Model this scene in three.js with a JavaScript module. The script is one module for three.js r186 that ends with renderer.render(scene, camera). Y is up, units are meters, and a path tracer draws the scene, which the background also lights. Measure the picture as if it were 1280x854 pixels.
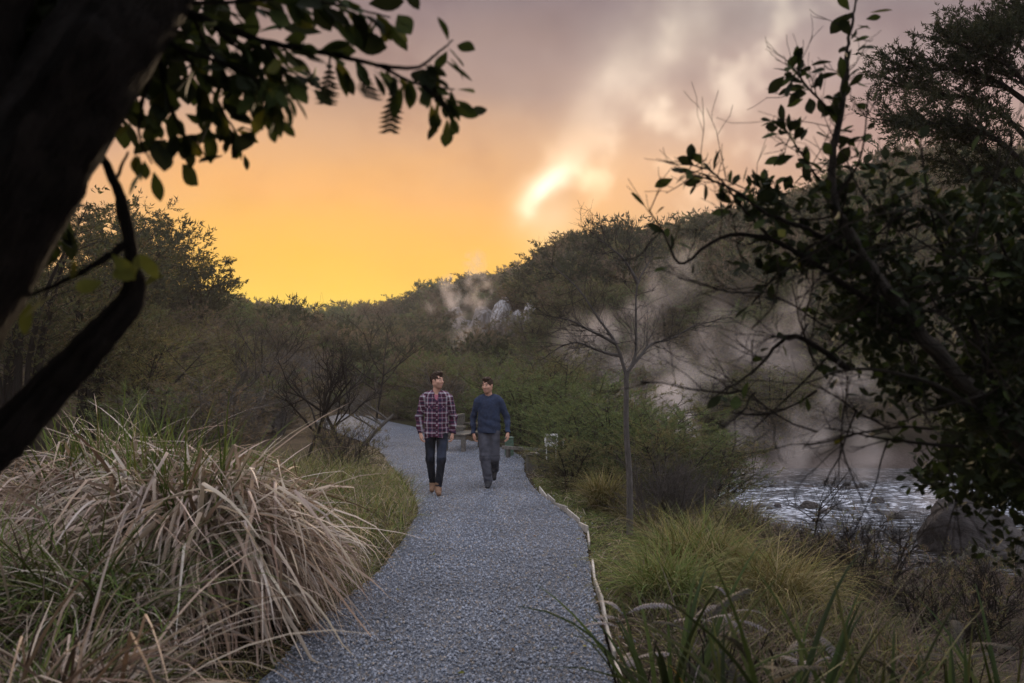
import * as THREE from 'three';
import { mergeVertices } from 'three/addons/utils/BufferGeometryUtils.js';
import { ImprovedNoise } from 'three/addons/math/ImprovedNoise.js';

// ---------- camera ----------
const scene = new THREE.Scene();
const EYE = 1.85, HORIZON = 467, FPX = 1000;
const PITCH = Math.atan((HORIZON - 427) / FPX);
const camera = new THREE.PerspectiveCamera(2 * Math.atan(427 / FPX) * 180 / Math.PI, 1280 / 854, 0.1, 3000);
camera.position.set(0, EYE, 0);
camera.rotation.set(PITCH, 0, 0);
camera.focus = 12;
camera.userData.fStop = 2.2;

// ---------- small maths ----------
function rng(seed) { let a = seed >>> 0; return () => { a = (a + 0x6D2B79F5) | 0; let t = Math.imul(a ^ (a >>> 15), 1 | a); t = (t + Math.imul(t ^ (t >>> 7), 61 | t)) ^ t; return ((t ^ (t >>> 14)) >>> 0) / 4294967296; }; }
const IN = new ImprovedNoise();
const noise3 = (x, y, z) => IN.noise(x, y, z);
function fbm(x, y, z, o = 4) { let s = 0, a = 0.5; for (let i = 0; i < o; i++) { s += a * IN.noise(x, y, z); x = x * 2.03 + 7.1; y = y * 2.03 + 3.7; z = z * 2.03 + 1.9; a *= 0.5; } return s; }
const clamp = (x, a = 0, b = 1) => Math.min(b, Math.max(a, x));
const lerp = (a, b, t) => a + (b - a) * t;
const ss = (a, b, x) => { const t = clamp((x - a) / (b - a)); return t * t * (3 - 2 * t); };
const V = (x, y, z) => new THREE.Vector3(x, y, z);
function table(pts, x) { if (x <= pts[0][0]) return pts[0][1]; for (let i = 1; i < pts.length; i++) if (x <= pts[i][0]) { const t = (x - pts[i - 1][0]) / (pts[i][0] - pts[i - 1][0]); return lerp(pts[i - 1][1], pts[i][1], t * t * (3 - 2 * t)); } return pts[pts.length - 1][1]; }
// a point of the place measured from the photograph: pixel and depth
function at(px, py, d) { const y = 427 - py, z = -FPX, c = Math.cos(PITCH), s = Math.sin(PITCH), yy = y * c - z * s, zz = y * s + z * c, k = d / -zz; return V((px - 640) * k, EYE + yy * k, -d); }
function onGround(px, py, level = 0) { const p = at(px, py, 1), k = (EYE - level) / (EYE - p.y); return V(p.x * k, level, -k); }

// ---------- sky (clouds at sunset) ----------
const SKY_W = 1536, SKY_H = 768;
const skyData = new Float32Array(SKY_W * SKY_H * 4);
{
  const mix3 = (a, b, t) => [lerp(a[0], b[0], t), lerp(a[1], b[1], t), lerp(a[2], b[2], t)];
  const ramp = (stops, e) => { if (e <= stops[0][0]) return stops[0][1]; for (let i = 1; i < stops.length; i++) if (e <= stops[i][0]) return mix3(stops[i - 1][1], stops[i][1], (e - stops[i - 1][0]) / (stops[i][0] - stops[i - 1][0])); return stops[stops.length - 1][1]; };
  const sunset = [[0, [1.10, 0.70, 0.03]], [4, [1.10, 0.70, 0.04]], [7, [1.08, 0.585, 0.07]], [12, [0.98, 0.49, 0.155]], [16, [0.72, 0.415, 0.23]], [20, [0.44, 0.295, 0.24]], [25, [0.29, 0.22, 0.225]], [30, [0.30, 0.24, 0.25]], [50, [0.70, 0.70, 0.79]], [90, [0.98, 1.02, 1.16]]];
  const side = [[0, [0.74, 0.44, 0.26]], [8, [0.66, 0.39, 0.26]], [14, [0.52, 0.335, 0.275]], [19, [0.40, 0.285, 0.27]], [24, [0.27, 0.215, 0.225]], [30, [0.27, 0.235, 0.26]], [50, [0.70, 0.70, 0.79]], [90, [0.98, 1.02, 1.16]]];
  const away = [[0, [0.58, 0.57, 0.64]], [12, [0.62, 0.61, 0.69]], [30, [0.70, 0.71, 0.81]], [50, [0.82, 0.84, 0.96]], [90, [0.98, 1.02, 1.16]]];
  for (let r = 0; r < SKY_H; r++) {
    const el = ((r + 0.5) / SKY_H - 0.5) * Math.PI, e = Math.max(0, el * 180 / Math.PI), ce = Math.cos(el), se = Math.sin(el);
    for (let c = 0; c < SKY_W; c++) {
      const ro = ((c + 0.5) / SKY_W - 0.5) * 2 * Math.PI, x = Math.cos(ro) * ce, z = Math.sin(ro) * ce;
      const az = Math.atan2(x, -z) * 180 / Math.PI;
      const n1 = fbm(x * 2.2 + 5, se * 6, z * 2.2, 4), n2 = fbm(x * 7 + 1, se * 13 + 4, z * 7, 4);
      const da = Math.abs(az + 9) ;
      let col = mix3(ramp(sunset, e + n1 * 4), ramp(side, e + n1 * 6), ss(6, 34, da + n1 * 8));
      col = mix3(col, ramp(away, e), ss(38, 130, da));
      // plane of the clouds in which the break runs up from the bright spot
      if (z < -0.05 && se > 0) {
        const X = x / -z * 1000, Y = se / -z * 1000;                     // tangents of the angles, per mille
        const w1 = fbm(X / 140 + 3, Y / 140, 2.7, 5), w2 = fbm(X / 60, Y / 60 + 9, 7.7, 4);
        const sx = X - 42, sy = Y - 232, L = [0.64, 0.768], along = sx * L[0] + sy * L[1] + w2 * 30, across = -sx * L[1] + sy * L[0] + w1 * 78 + w2 * 26;
        const band = Math.exp(-((across / (20 + Math.max(0, along) * 0.15)) ** 2)) * ss(-60, 20, along) * ss(560, 200, along);
        const wide = Math.exp(-(((across + 70) / 130) ** 2)) * ss(-120, 120, along) * ss(620, 240, along);
        const spot = Math.exp(-(((-sx * 0.72 + sy * 0.69 + w2 * 22 + w1 * 12) / 15) ** 2) - (((sx * 0.69 + sy * 0.72 + w1 * 40 + w2 * 34) / 40) ** 2)) * (1 + 1.2 * w2);
        const puff = ss(0.02, 0.42, w2 + 0.7 * w1) * wide;
        const tail = Math.exp(-(((sx + w2 * 20) / 34) ** 2)) * ss(20, -40, sy) * ss(-130, -30, sy);
        const dark = Math.max(ss(-0.05, 0.35, -w1) * ss(150, 330, Y), 0.9 * Math.exp(-(((across - 150) / 110) ** 2)) * ss(90, 260, along));
        const k = 0.30 * band * (0.75 + 0.8 * w2) + 0.10 * wide + 0.26 * puff;
        col = [col[0] * (1 - 0.16 * dark) + 0.60 * spot + k * 1.12 + 0.10 * tail, col[1] * (1 - 0.2 * dark) + 0.66 * spot + k * 0.98 + 0.17 * tail, col[2] * (1 - 0.17 * dark) + 0.60 * spot + k * 0.72 + 0.16 * tail];
      }
      const q = ss(14, 26, e), m = (1 + (n2 * 0.22 + n1 * 0.16) * (0.3 + 0.7 * q)) * lerp(0.67, 1.0, Math.max(ss(30, 55, e), ss(45, 120, da))), o = (r * SKY_W + c) * 4;
      skyData[o] = Math.max(0.01, col[0] * m); skyData[o + 1] = Math.max(0.01, col[1] * m); skyData[o + 2] = Math.max(0.01, col[2] * m); skyData[o + 3] = 1;
    }
  }
}
const skyTexture = new THREE.DataTexture(skyData, SKY_W, SKY_H, THREE.RGBAFormat, THREE.FloatType);
skyTexture.mapping = THREE.EquirectangularReflectionMapping; skyTexture.magFilter = THREE.LinearFilter; skyTexture.minFilter = THREE.LinearFilter; skyTexture.needsUpdate = true;
scene.background = skyTexture; scene.environment = skyTexture;

// ---------- sun behind the thin cloud ----------
const sun = new THREE.DirectionalLight(new THREE.Color(1.0, 0.74, 0.48), 2.2);
sun.position.set(3, 23, -98); sun.target.position.set(0, 0, 0);
sun.castShadow = true; sun.shadow.radius = 20; sun.shadow.mapSize.set(2048, 2048);
Object.assign(sun.shadow.camera, { left: -60, right: 60, top: 60, bottom: -60, near: 1, far: 300 });
scene.add(sun, sun.target);

// ---------- exposure ----------
const renderer = new THREE.WebGLRenderer({ antialias: true });
renderer.setSize(1280, 854);
renderer.toneMapping = THREE.LinearToneMapping; renderer.toneMappingExposure = 1.6;
renderer.shadowMap.enabled = true;

// ---------- helpers ----------
const taken = new Map();
function numbered(name) { const n = taken.get(name) ?? 0; taken.set(name, n + 1); return n ? name + '_' + String(n).padStart(3, '0') : name; }
function tag(o, label, category, group, kind) { if (label) o.userData.label = label; if (category) o.userData.category = category; if (group) o.userData.group = group; if (kind) o.userData.kind = kind; return o; }
function mesh(name, geo, mat, parent) { const m = new THREE.Mesh(geo, mat); m.castShadow = m.receiveShadow = true; m.name = parent && parent !== scene ? name : numbered(name); (parent || scene).add(m); return m; }
function thing(name, label, category, pos, turn = 0, group) { const g = new THREE.Group(); g.name = numbered(name); if (pos) g.position.copy(pos); g.rotation.y = turn; tag(g, label, category, group); scene.add(g); return g; }
function copyOf(root, pos, turn, s, label) { const c = root.clone(); c.name = numbered(root.name.replace(/_\d{3}$/, '')); c.userData = { ...root.userData }; if (label) c.userData.label = label; c.position.copy(pos); c.rotation.y = turn; if (s) c.scale.set(...(Array.isArray(s) ? s : [s, s, s])); scene.add(c); return c; }
const jit = (c, k, R) => { const m = 1 + (R() - 0.5) * 2 * k; return [c[0] * m * (1 + (R() - 0.5) * k * 0.5), c[1] * m, c[2] * m * (1 + (R() - 0.5) * k * 0.5)]; };
class MB {
  constructor() { this.p = []; this.c = []; this.u = []; this.i = []; }
  v(x, y, z, c, u = 0, w = 0) { this.p.push(x, y, z); this.c.push(c[0], c[1], c[2]); this.u.push(u, w); return this.p.length / 3 - 1; }
  tri(a, b, d, c) { const k = this.v(a.x, a.y, a.z, c, 0, 0); this.v(b.x, b.y, b.z, c, 1, 0); this.v(d.x, d.y, d.z, c, 0.5, 1); this.i.push(k, k + 1, k + 2); }
  tube(pts, rad, sides, c, closed = true) {
    const n = pts.length, T = V(0, 0, 0), N = V(0, 0, 0), B = V(0, 0, 0), last = V(0, 0, 0); let start = this.p.length / 3, len = 0;
    for (let k = 0; k < n; k++) {
      T.subVectors(pts[Math.min(n - 1, k + 1)], pts[Math.max(0, k - 1)]).normalize();
      if (k === 0) { N.set(0.31, 0.2, 0.93); if (Math.abs(N.dot(T)) > 0.9) N.set(1, 0, 0); } else { N.copy(last); len += pts[k].distanceTo(pts[k - 1]); }
      N.addScaledVector(T, -N.dot(T)).normalize(); last.copy(N); B.crossVectors(T, N);
      const cc = Array.isArray(c[0]) ? c[k] : c;
      for (let s = 0; s < sides; s++) { const a = s / sides * Math.PI * 2, ca = Math.cos(a) * rad[k], sa = Math.sin(a) * rad[k]; this.v(pts[k].x + N.x * ca + B.x * sa, pts[k].y + N.y * ca + B.y * sa, pts[k].z + N.z * ca + B.z * sa, cc, s / sides, len); }
    }
    for (let k = 0; k < n - 1; k++) for (let s = 0; s < sides; s++) { const a = start + k * sides + s, b = start + k * sides + (s + 1) % sides, d = a + sides, e = b + sides; this.i.push(a, b, e, a, e, d); }
    if (closed && rad[n - 1] > 0.004) { const k = this.v(pts[n - 1].x, pts[n - 1].y, pts[n - 1].z, Array.isArray(c[0]) ? c[n - 1] : c); for (let s = 0; s < sides; s++) this.i.push(start + (n - 1) * sides + s, start + (n - 1) * sides + (s + 1) % sides, k); }
    return this;
  }
  // a blade: pts with widths, sideways vector s; a shallow fold along the midrib
  ribbon(pts, w, s, c, fold = 0) {
    const st = this.p.length / 3, n = pts.length, T = V(0, 0, 0), U = V(0, 0, 0), S = V(0, 0, 0);
    for (let k = 0; k < n; k++) {
      T.subVectors(pts[Math.min(n - 1, k + 1)], pts[Math.max(0, k - 1)]).normalize(); S.copy(s).addScaledVector(T, -s.dot(T)).normalize(); U.crossVectors(T, S);
      const p = pts[k], h = w[k] / 2, f = fold * h, cc = Array.isArray(c[0]) ? c[k] : c;
      this.v(p.x - S.x * h + U.x * f, p.y - S.y * h + U.y * f, p.z - S.z * h + U.z * f, cc, 0, k / n); if (fold) this.v(p.x, p.y, p.z, cc, 0.5, k / n); this.v(p.x + S.x * h + U.x * f, p.y + S.y * h + U.y * f, p.z + S.z * h + U.z * f, cc, 1, k / n);
    }
    const m = fold ? 3 : 2;
    for (let k = 0; k < n - 1; k++) for (let q = 0; q < m - 1; q++) { const a = st + k * m + q; this.i.push(a, a + 1, a + m + 1, a, a + m + 1, a + m); }
    return this;
  }
  box(x, y, z, sx, sy, sz, c, ry = 0, b = 0.006) { // bevelled box by centre and size
    const g = chamferBox(sx, sy, sz, b), P = g.attributes.position, ca = Math.cos(ry), sa = Math.sin(ry), st = this.p.length / 3;
    for (let k = 0; k < P.count; k++) { const px = P.getX(k), py = P.getY(k), pz = P.getZ(k); this.v(x + px * ca + pz * sa, y + py, z - px * sa + pz * ca, c, px + pz, py); }
    for (let k = 0; k < P.count; k += 3) this.i.push(st + k, st + k + 1, st + k + 2);
    return this;
  }
  geo(smooth = true) {
    let g = new THREE.BufferGeometry(); g.setAttribute('position', new THREE.Float32BufferAttribute(this.p, 3)); g.setAttribute('color', new THREE.Float32BufferAttribute(this.c, 3)); g.setAttribute('uv', new THREE.Float32BufferAttribute(this.u, 2)); g.setIndex(this.i);
    if (!smooth) g = g.toNonIndexed(); g.computeVertexNormals(); return g;
  }
}
function chamferBox(sx, sy, sz, b) { // box with cut edges, flat shaded, not indexed
  const h = [sx / 2, sy / 2, sz / 2], out = []; b = Math.min(b, h[0] * 0.9, h[1] * 0.9, h[2] * 0.9);
  const push = (a, q, d) => { // orient outwards
    const e1 = V(0, 0, 0).subVectors(q, a), e2 = V(0, 0, 0).subVectors(d, a), n = e1.cross(e2), m = V(0, 0, 0).add(a).add(q).add(d); (n.dot(m) < 0 ? [a, d, q] : [a, q, d]).forEach((v) => out.push(v.x, v.y, v.z)); };
  const pt = (ax, s) => { const v = [s[0] * (h[0] - b), s[1] * (h[1] - b), s[2] * (h[2] - b)]; v[ax] = s[ax] * h[ax]; return V(...v); };
  for (let ax = 0; ax < 3; ax++) for (const sg of [-1, 1]) { const q = []; for (const [u, w] of [[-1, -1], [1, -1], [1, 1], [-1, 1]]) { const s = [0, 0, 0]; s[ax] = sg; s[(ax + 1) % 3] = u; s[(ax + 2) % 3] = w; q.push(pt(ax, s)); } push(q[0], q[1], q[2]); push(q[0], q[2], q[3]); }
  for (let ax = 0; ax < 3; ax++) for (const u of [-1, 1]) for (const w of [-1, 1]) { const A = (ax + 1) % 3, B = (ax + 2) % 3, s1 = [0, 0, 0], s2 = [0, 0, 0]; s1[A] = s2[A] = u; s1[B] = s2[B] = w; s1[ax] = -1; s2[ax] = 1; push(pt(A, s1), pt(A, s2), pt(B, s2)); push(pt(A, s1), pt(B, s2), pt(B, s1)); }
  for (const x of [-1, 1]) for (const y of [-1, 1]) for (const z of [-1, 1]) push(pt(0, [x, y, z]), pt(1, [x, y, z]), pt(2, [x, y, z]));
  const g = new THREE.BufferGeometry(); g.setAttribute('position', new THREE.Float32BufferAttribute(out, 3)); return g;
}
function noiseTexture(n, fn, srgb) { const d = new Uint8Array(n * n * 4); for (let j = 0; j < n; j++) for (let i = 0; i < n; i++) { const c = fn(i / n, j / n), o = (j * n + i) * 4; for (let k = 0; k < 3; k++) d[o + k] = clamp(c[k]) * 255; d[o + 3] = 255; } const t = new THREE.DataTexture(d, n, n); t.wrapS = t.wrapT = THREE.RepeatWrapping; t.magFilter = THREE.LinearFilter; t.minFilter = THREE.LinearFilter; if (srgb) t.colorSpace = THREE.SRGBColorSpace; t.needsUpdate = true; return t; }
// tileable noise by walking round two circles
const tileN = (u, v, f, s = 0) => { const a = u * 2 * Math.PI, b = v * 2 * Math.PI, k = f / (2 * Math.PI); return 0.5 * (noise3(Math.cos(a) * k + s, Math.sin(a) * k, Math.cos(b) * k + 11) + noise3(Math.cos(a) * k + s + 31, Math.sin(a) * k + Math.cos(b) * k, Math.sin(b) * k + 5)); };
const grain = noiseTexture(512, (u, v) => { const h = 0.72 + 0.5 * tileN(u, v, 24) + 0.45 * tileN(u, v, 90, 3) + 0.3 * tileN(u, v, 260, 9); return [h, h, h]; });
const barkTex = noiseTexture(256, (u, v) => { const h = 0.6 + 0.5 * tileN(u, v * 0.999, 14) + 0.5 * tileN((u * 3) % 1, v, 40, 4) + 0.3 * tileN(u, v, 120, 9); return [h, h, h]; });

// materials: the colours themselves are per leaf, blade or stem
const leafMat = new THREE.MeshPhysicalMaterial({ name: 'leaf', vertexColors: true, roughness: 0.7, transmission: 0.34, thickness: 0, side: THREE.DoubleSide, specularIntensity: 0.16 });
const needleMat = new THREE.MeshPhysicalMaterial({ name: 'fine_foliage', vertexColors: true, roughness: 0.9, transmission: 0.4, thickness: 0, side: THREE.DoubleSide, specularIntensity: 0.15 });
const bladeMat = new THREE.MeshPhysicalMaterial({ name: 'grass_blade', vertexColors: true, roughness: 0.7, transmission: 0.28, thickness: 0, side: THREE.DoubleSide, specularIntensity: 0.25 });
const woodMat = new THREE.MeshPhysicalMaterial({ name: 'bark', specularIntensity: 0.15, vertexColors: true, roughness: 0.92, map: barkTex, bumpMap: barkTex, bumpScale: 0.01 });
const timberMat = new THREE.MeshStandardMaterial({ name: 'weathered_timber', vertexColors: true, roughness: 0.9, map: grain, bumpMap: grain, bumpScale: 0.004 });

// ---------- lie of the land ----------
const edgeL = [[330, 854], [400, 775], [470, 720], [505, 675], [522, 640], [512, 612], [490, 585], [468, 560], [420, 541], [390, 528], [372, 519]].map(([a, b]) => onGround(a, b));
const edgeR = [[768, 854], [752, 780], [738, 720], [727, 662], [700, 638], [668, 612], [656, 592], [652, 572], [626, 560], [570, 548], [535, 538], [480, 526], [440, 517.5]].map(([a, b]) => onGround(a, b));
edgeL.unshift(V(-1.5, 0, 6), V(-1.48, 0, 0)); edgeR.unshift(V(0.55, 0, 6), V(0.57, 0, 0));
edgeL.push(V(-15, 0, -38.5)); edgeR.push(V(-14.2, 0, -41.5));
const curveL = new THREE.CatmullRomCurve3(edgeL), curveR = new THREE.CatmullRomCurve3(edgeR);
const PN = 150, ptsL = curveL.getSpacedPoints(PN), ptsR = curveR.getSpacedPoints(PN);
const polyPath = [...ptsL, ...ptsR.slice().reverse()];
function inPath(x, z) { let c = false; for (let i = 0, j = polyPath.length - 1; i < polyPath.length; j = i++) { const a = polyPath[i], b = polyPath[j]; if ((a.z > z) !== (b.z > z) && x < (b.x - a.x) * (z - a.z) / (b.z - a.z) + a.x) c = !c; } return c; }
function segDist(pts, x, z) { let m = 1e9; for (let i = 0; i < pts.length - 1; i++) { const a = pts[i], b = pts[i + 1], dx = b.x - a.x, dz = b.z - a.z, t = clamp(((x - a.x) * dx + (z - a.z) * dz) / (dx * dx + dz * dz + 1e-9)), ex = x - a.x - dx * t, ez = z - a.z - dz * t, d = ex * ex + ez * ez; if (d < m) m = d; } return Math.sqrt(m); }
const coarseL = ptsL.filter((_, i) => i % 5 === 0), coarseR = ptsR.filter((_, i) => i % 5 === 0);
function pathGap(x, z) { if (x < -22 || x > 12 || z > 8 || z < -50) return 20; if (inPath(x, z)) return -Math.min(segDist(coarseL, x, z), segDist(coarseR, x, z)); return Math.min(segDist(coarseL, x, z), segDist(coarseR, x, z)); }
function rightEdgeX(d) { return d > 21 ? 0.2 : table([[0, 0.57], [7, 0.7], [9.6, 0.83], [12.7, 0.35], [18, 0.22], [21, 0.2]], d); }
const WATER = -1.3;
function land(x, z) {
  const d = -z;
  const gap = pathGap(x, z), off = ss(0.0, 0.9, gap);
  const rough = off * (0.10 * fbm(x * 0.5, 3, z * 0.5, 3) + 0.35 * ss(20, 60, Math.hypot(x, z)) * fbm(x * 0.09, 8, z * 0.09, 3));
  const rx = x - rightEdgeX(d);
  const bank = x < -1 ? 0.16 * ss(0.1, 2.2, gap) * ss(30, 10, d) : 0;
  const basin = -(0.22 * ss(0.3, 1.6, rx) + 1.36 * ss(1.5, 5.2, rx + 0.25 * fbm(x * 0.3, 2, z * 0.3, 2))) * ss(34, 24, d) * ss(-12, -4, d + 4);
  const leftHill = (3.2 * ss(-11, -30, x) * ss(20, 48, d) + 2.6 * ss(-7, -16, x) * ss(8, 18, d)) * ss(95, 55, d);
  const ridge = table([[-90, 14], [-58, 12.3], [-41, 11.0], [-32, 12], [-24, 13.8], [-15, 16.3], [-7, 18.8], [0, 19.5], [10, 21], [60, 24]], x * 170 / Math.max(60, d)) * ss(38, 172, d);
  const hillR = table([[-6, 1], [-2, 4], [0.4, 8.2], [3.75, 10.8], [6, 12.1], [12, 12.6], [15, 12.9], [19.5, 14.6], [40, 20], [90, 26]], x * 75 / Math.max(40, d)) * ss(28, 76, d);
  const hills = Math.log(Math.exp(ridge / 1.6) + Math.exp(hillR / 1.6)) * 1.6 - Math.LN2 * 1.6 * (1 - ss(0, 4, Math.max(ridge, hillR)));
  const flat = x > 2 && d < 30 ? Math.max(ss(1.2, 0.75, Math.hypot((x - 5.35) / 1.5, (d - 15.4) / 1.1) + 0.5 * fbm(x, 4, d, 3)), ss(1.2, 0.8, Math.hypot((x - 6.4) / 3.4, (d - 10.9) / 2.6) + 0.5 * fbm(x, 4, d, 3)), 0.9 * ss(1.15, 0.8, Math.hypot((x - 8.2) / 2.2, (d - 22.6) / 0.7) + 0.6 * fbm(x, 9, d, 3))) * (0.34 + 0.06 * Math.round(3 * fbm(x * 0.7, 6, d * 1.5, 2))) : 0;
  return rough * (1 - ss(0.8, 1.5, -basin) * 0.6) + bank + basin + flat + leftHill + Math.max(0, hills) - 0.012 - (gap < 0.02 ? 0.02 : 0);
}
// ---------- ground ----------
{
  const xs = [], zs = []; const NX = 250, NZ = 270;
  for (let i = 0; i <= NX; i++) { const t = i / NX * 2 - 1; xs.push(Math.sinh(t * 5.2) / Math.sinh(5.2) * 620 + t * 14); }
  for (let j = 0; j <= NZ; j++) { const t = j / NZ; zs.push(14 - t * 34 - Math.pow(t, 5) * 620); }
  const b = new MB(), soil = [0.035, 0.027, 0.018], litter = [0.075, 0.055, 0.036], moss = [0.045, 0.052, 0.016], sinter = [0.085, 0.066, 0.057];
  for (const z of zs) for (const x of xs) {
    const h = land(x, z), n = fbm(x * 0.8, 1, z * 0.8, 3), n2 = fbm(x * 0.22, 5, z * 0.22, 3), s = ss(-0.12, 0.2, n);
    let c = [0, 1, 2].map((k) => lerp(lerp(soil[k], litter[k], s), moss[k], ss(0.0, 0.3, n2)));
    const rock = ss(-0.62, -0.98, h + 0.35 * n) * (x > 2 && -z < 34 ? 1 : 0); c = c.map((q, k) => lerp(q, sinter[k] * (0.72 + 0.9 * ss(-0.3, 0.3, n)), rock));
    b.v(x, h, z, c, x, z);
  }
  const w = NX + 1; for (let j = 0; j < NZ; j++) for (let i = 0; i < NX; i++) { const a = j * w + i; b.i.push(a, a + 1, a + w + 1, a, a + w + 1, a + w); }
  const m = mesh('ground', b.geo(), new THREE.MeshPhysicalMaterial({ name: 'earth', specularIntensity: 0.2, vertexColors: true, roughness: 0.95, map: grain, bumpMap: grain, bumpScale: 0.03 }));
  tag(m, 'dark earth and leaf litter under the scrub and along the path', 'ground', null, 'structure');
}
// ---------- gravel path ----------
const R0 = rng(11);
const gravelTex = noiseTexture(1024, (u, v) => { const s = tileN(u, v, 190, 2), q = tileN(u, v, 330, 8), l = tileN(u, v, 6, 4), h = 0.62 + 0.85 * s + 0.75 * q + 0.18 * l; return [h * 0.98, h, h * 1.03]; });
const pathTop = (x, z) => 0.012 + 0.03 * Math.min(1, 1.15 * Math.sin(Math.PI * clamp(segDist(coarseL, x, z) / (segDist(coarseL, x, z) + segDist(coarseR, x, z))))) + 0.004;
const path = (() => {
  const b = new MB();
  for (let k = 0; k <= PN; k++) for (let s = 0; s <= 10; s++) { const t = s / 10, e = 0.05 * (noise3(k * 0.9, s > 5 ? 4 : 1, 0.5)) * (s === 0 ? -1 : s === 10 ? 1 : 0), x = lerp(ptsL[k].x, ptsR[k].x, t) + e, z = lerp(ptsL[k].z, ptsR[k].z, t); b.v(x, 0.012 + 0.03 * Math.sin(Math.PI * t) + 0.006 * fbm(x * 1.3, 2, z * 1.3, 2) * Math.sin(Math.PI * t), z, [0.19, 0.215, 0.262].map((q) => q * (1 + 0.35 * fbm(x * 0.9, 3, z * 0.9, 2))), x / 1.6, z / 1.6); }
  for (let k = 0; k < PN; k++) for (let s = 0; s < 10; s++) { const a = k * 11 + s; b.i.push(a, a + 1, a + 12, a, a + 12, a + 11); }
  const m = mesh('gravel_path', b.geo(), new THREE.MeshStandardMaterial({ name: 'gravel_bed', vertexColors: true, roughness: 0.9, map: gravelTex, bumpMap: gravelTex, bumpScale: 0.02 }));
  return tag(m, 'winding path of blue grey gravel', 'path', null, 'structure');
})();
{
  const g = new THREE.IcosahedronGeometry(1, 0), P = g.attributes.position, seen = {};
  for (let k = 0; k < P.count; k++) { const key = [P.getX(k), P.getY(k), P.getZ(k)].map((q) => q.toFixed(2)).join(); seen[key] ??= 0.72 + R0() * 0.5; P.setXYZ(k, P.getX(k) * seen[key], P.getY(k) * seen[key], P.getZ(k) * seen[key]); }
  g.computeVertexNormals();
  const mats = [], cols = []; const M = new THREE.Matrix4(), Q = new THREE.Quaternion(), E = new THREE.Euler();
  for (let k = 0; k < 260000; k++) {
    const d = 3 + Math.pow(R0(), 1.4) * 25, x = (d > 16 ? -6.5 : -3.6) + R0() * (d > 16 ? 7.2 : 4.7); const z = -d; if (R0() > ss(29, 15, d)) continue;
    const inside = inPath(x, z); if (!inside && (R0() > 0.05 || Math.min(segDist(coarseL, x, z), segDist(coarseR, x, z)) > 0.2)) continue;
    const s = 0.0036 + Math.pow(R0(), 2.6) * 0.0080;
    E.set(R0() * 6, R0() * 6, R0() * 6); Q.setFromEuler(E); const tl = inside ? pathTop(x, z) : land(x, z) + 0.012;
    M.compose(V(x, tl + s * 0.3, z), Q, V(s * (0.8 + R0() * 0.6), s * 0.75, s)); mats.push(M.clone());
    const t = R0(), l = (0.17 + 0.23 * Math.pow(R0(), 1.4)) * (1 + 0.5 * fbm(x * 0.9, 3, z * 0.9, 2)); cols.push(t < 0.12 ? [l * 1.15, l, l * 0.86] : [l * 0.92, l, l * 1.17]);
  }
  const im = new THREE.InstancedMesh(g, new THREE.MeshStandardMaterial({ name: 'gravel_stone', roughness: 0.82, color: 0xffffff }), mats.length);
  mats.forEach((m, k) => { im.setMatrixAt(k, m); im.setColorAt(k, new THREE.Color().setRGB(...cols[k])); });
  im.name = 'gravel'; im.userData.kind = 'stuff'; im.castShadow = im.receiveShadow = true; path.add(im);
}
// timber edging board along the right of the path: lengths of weathered plank, butted
{
  const g = thing('path_edging', 'thin weathered timber edging along the lawn side of the gravel path', 'edging', V(0, 0, 0));
  const cp = curveR.getSpacedPoints(400).filter((p) => p.z < -2.5 && p.z > -13.5); let k = 0; const R = rng(5);
  while (k < cp.length - 8) {
    const n = 4 + Math.floor(R() * 4), a = cp[k], c = cp[Math.min(cp.length - 1, k + n)], len = a.distanceTo(c) - 0.012, ang = Math.atan2(-(c.z - a.z), c.x - a.x);
    const b = new MB(), l = 0.42 + R() * 0.22; b.box(0, 0, 0, len, 0.09, 0.02, [l * 1.06, l * 0.98, l * 0.86]);
    if (R() < 0.9) { const m = mesh('plank', b.geo(false), timberMat, g); m.position.set((a.x + c.x) / 2 + 0.03, 0.012 + R() * 0.02, (a.z + c.z) / 2); m.rotation.set((R() - 0.5) * 0.3, ang + (R() - 0.5) * 0.04, (R() - 0.5) * 0.025); }
    k += n;
  }
}
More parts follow.
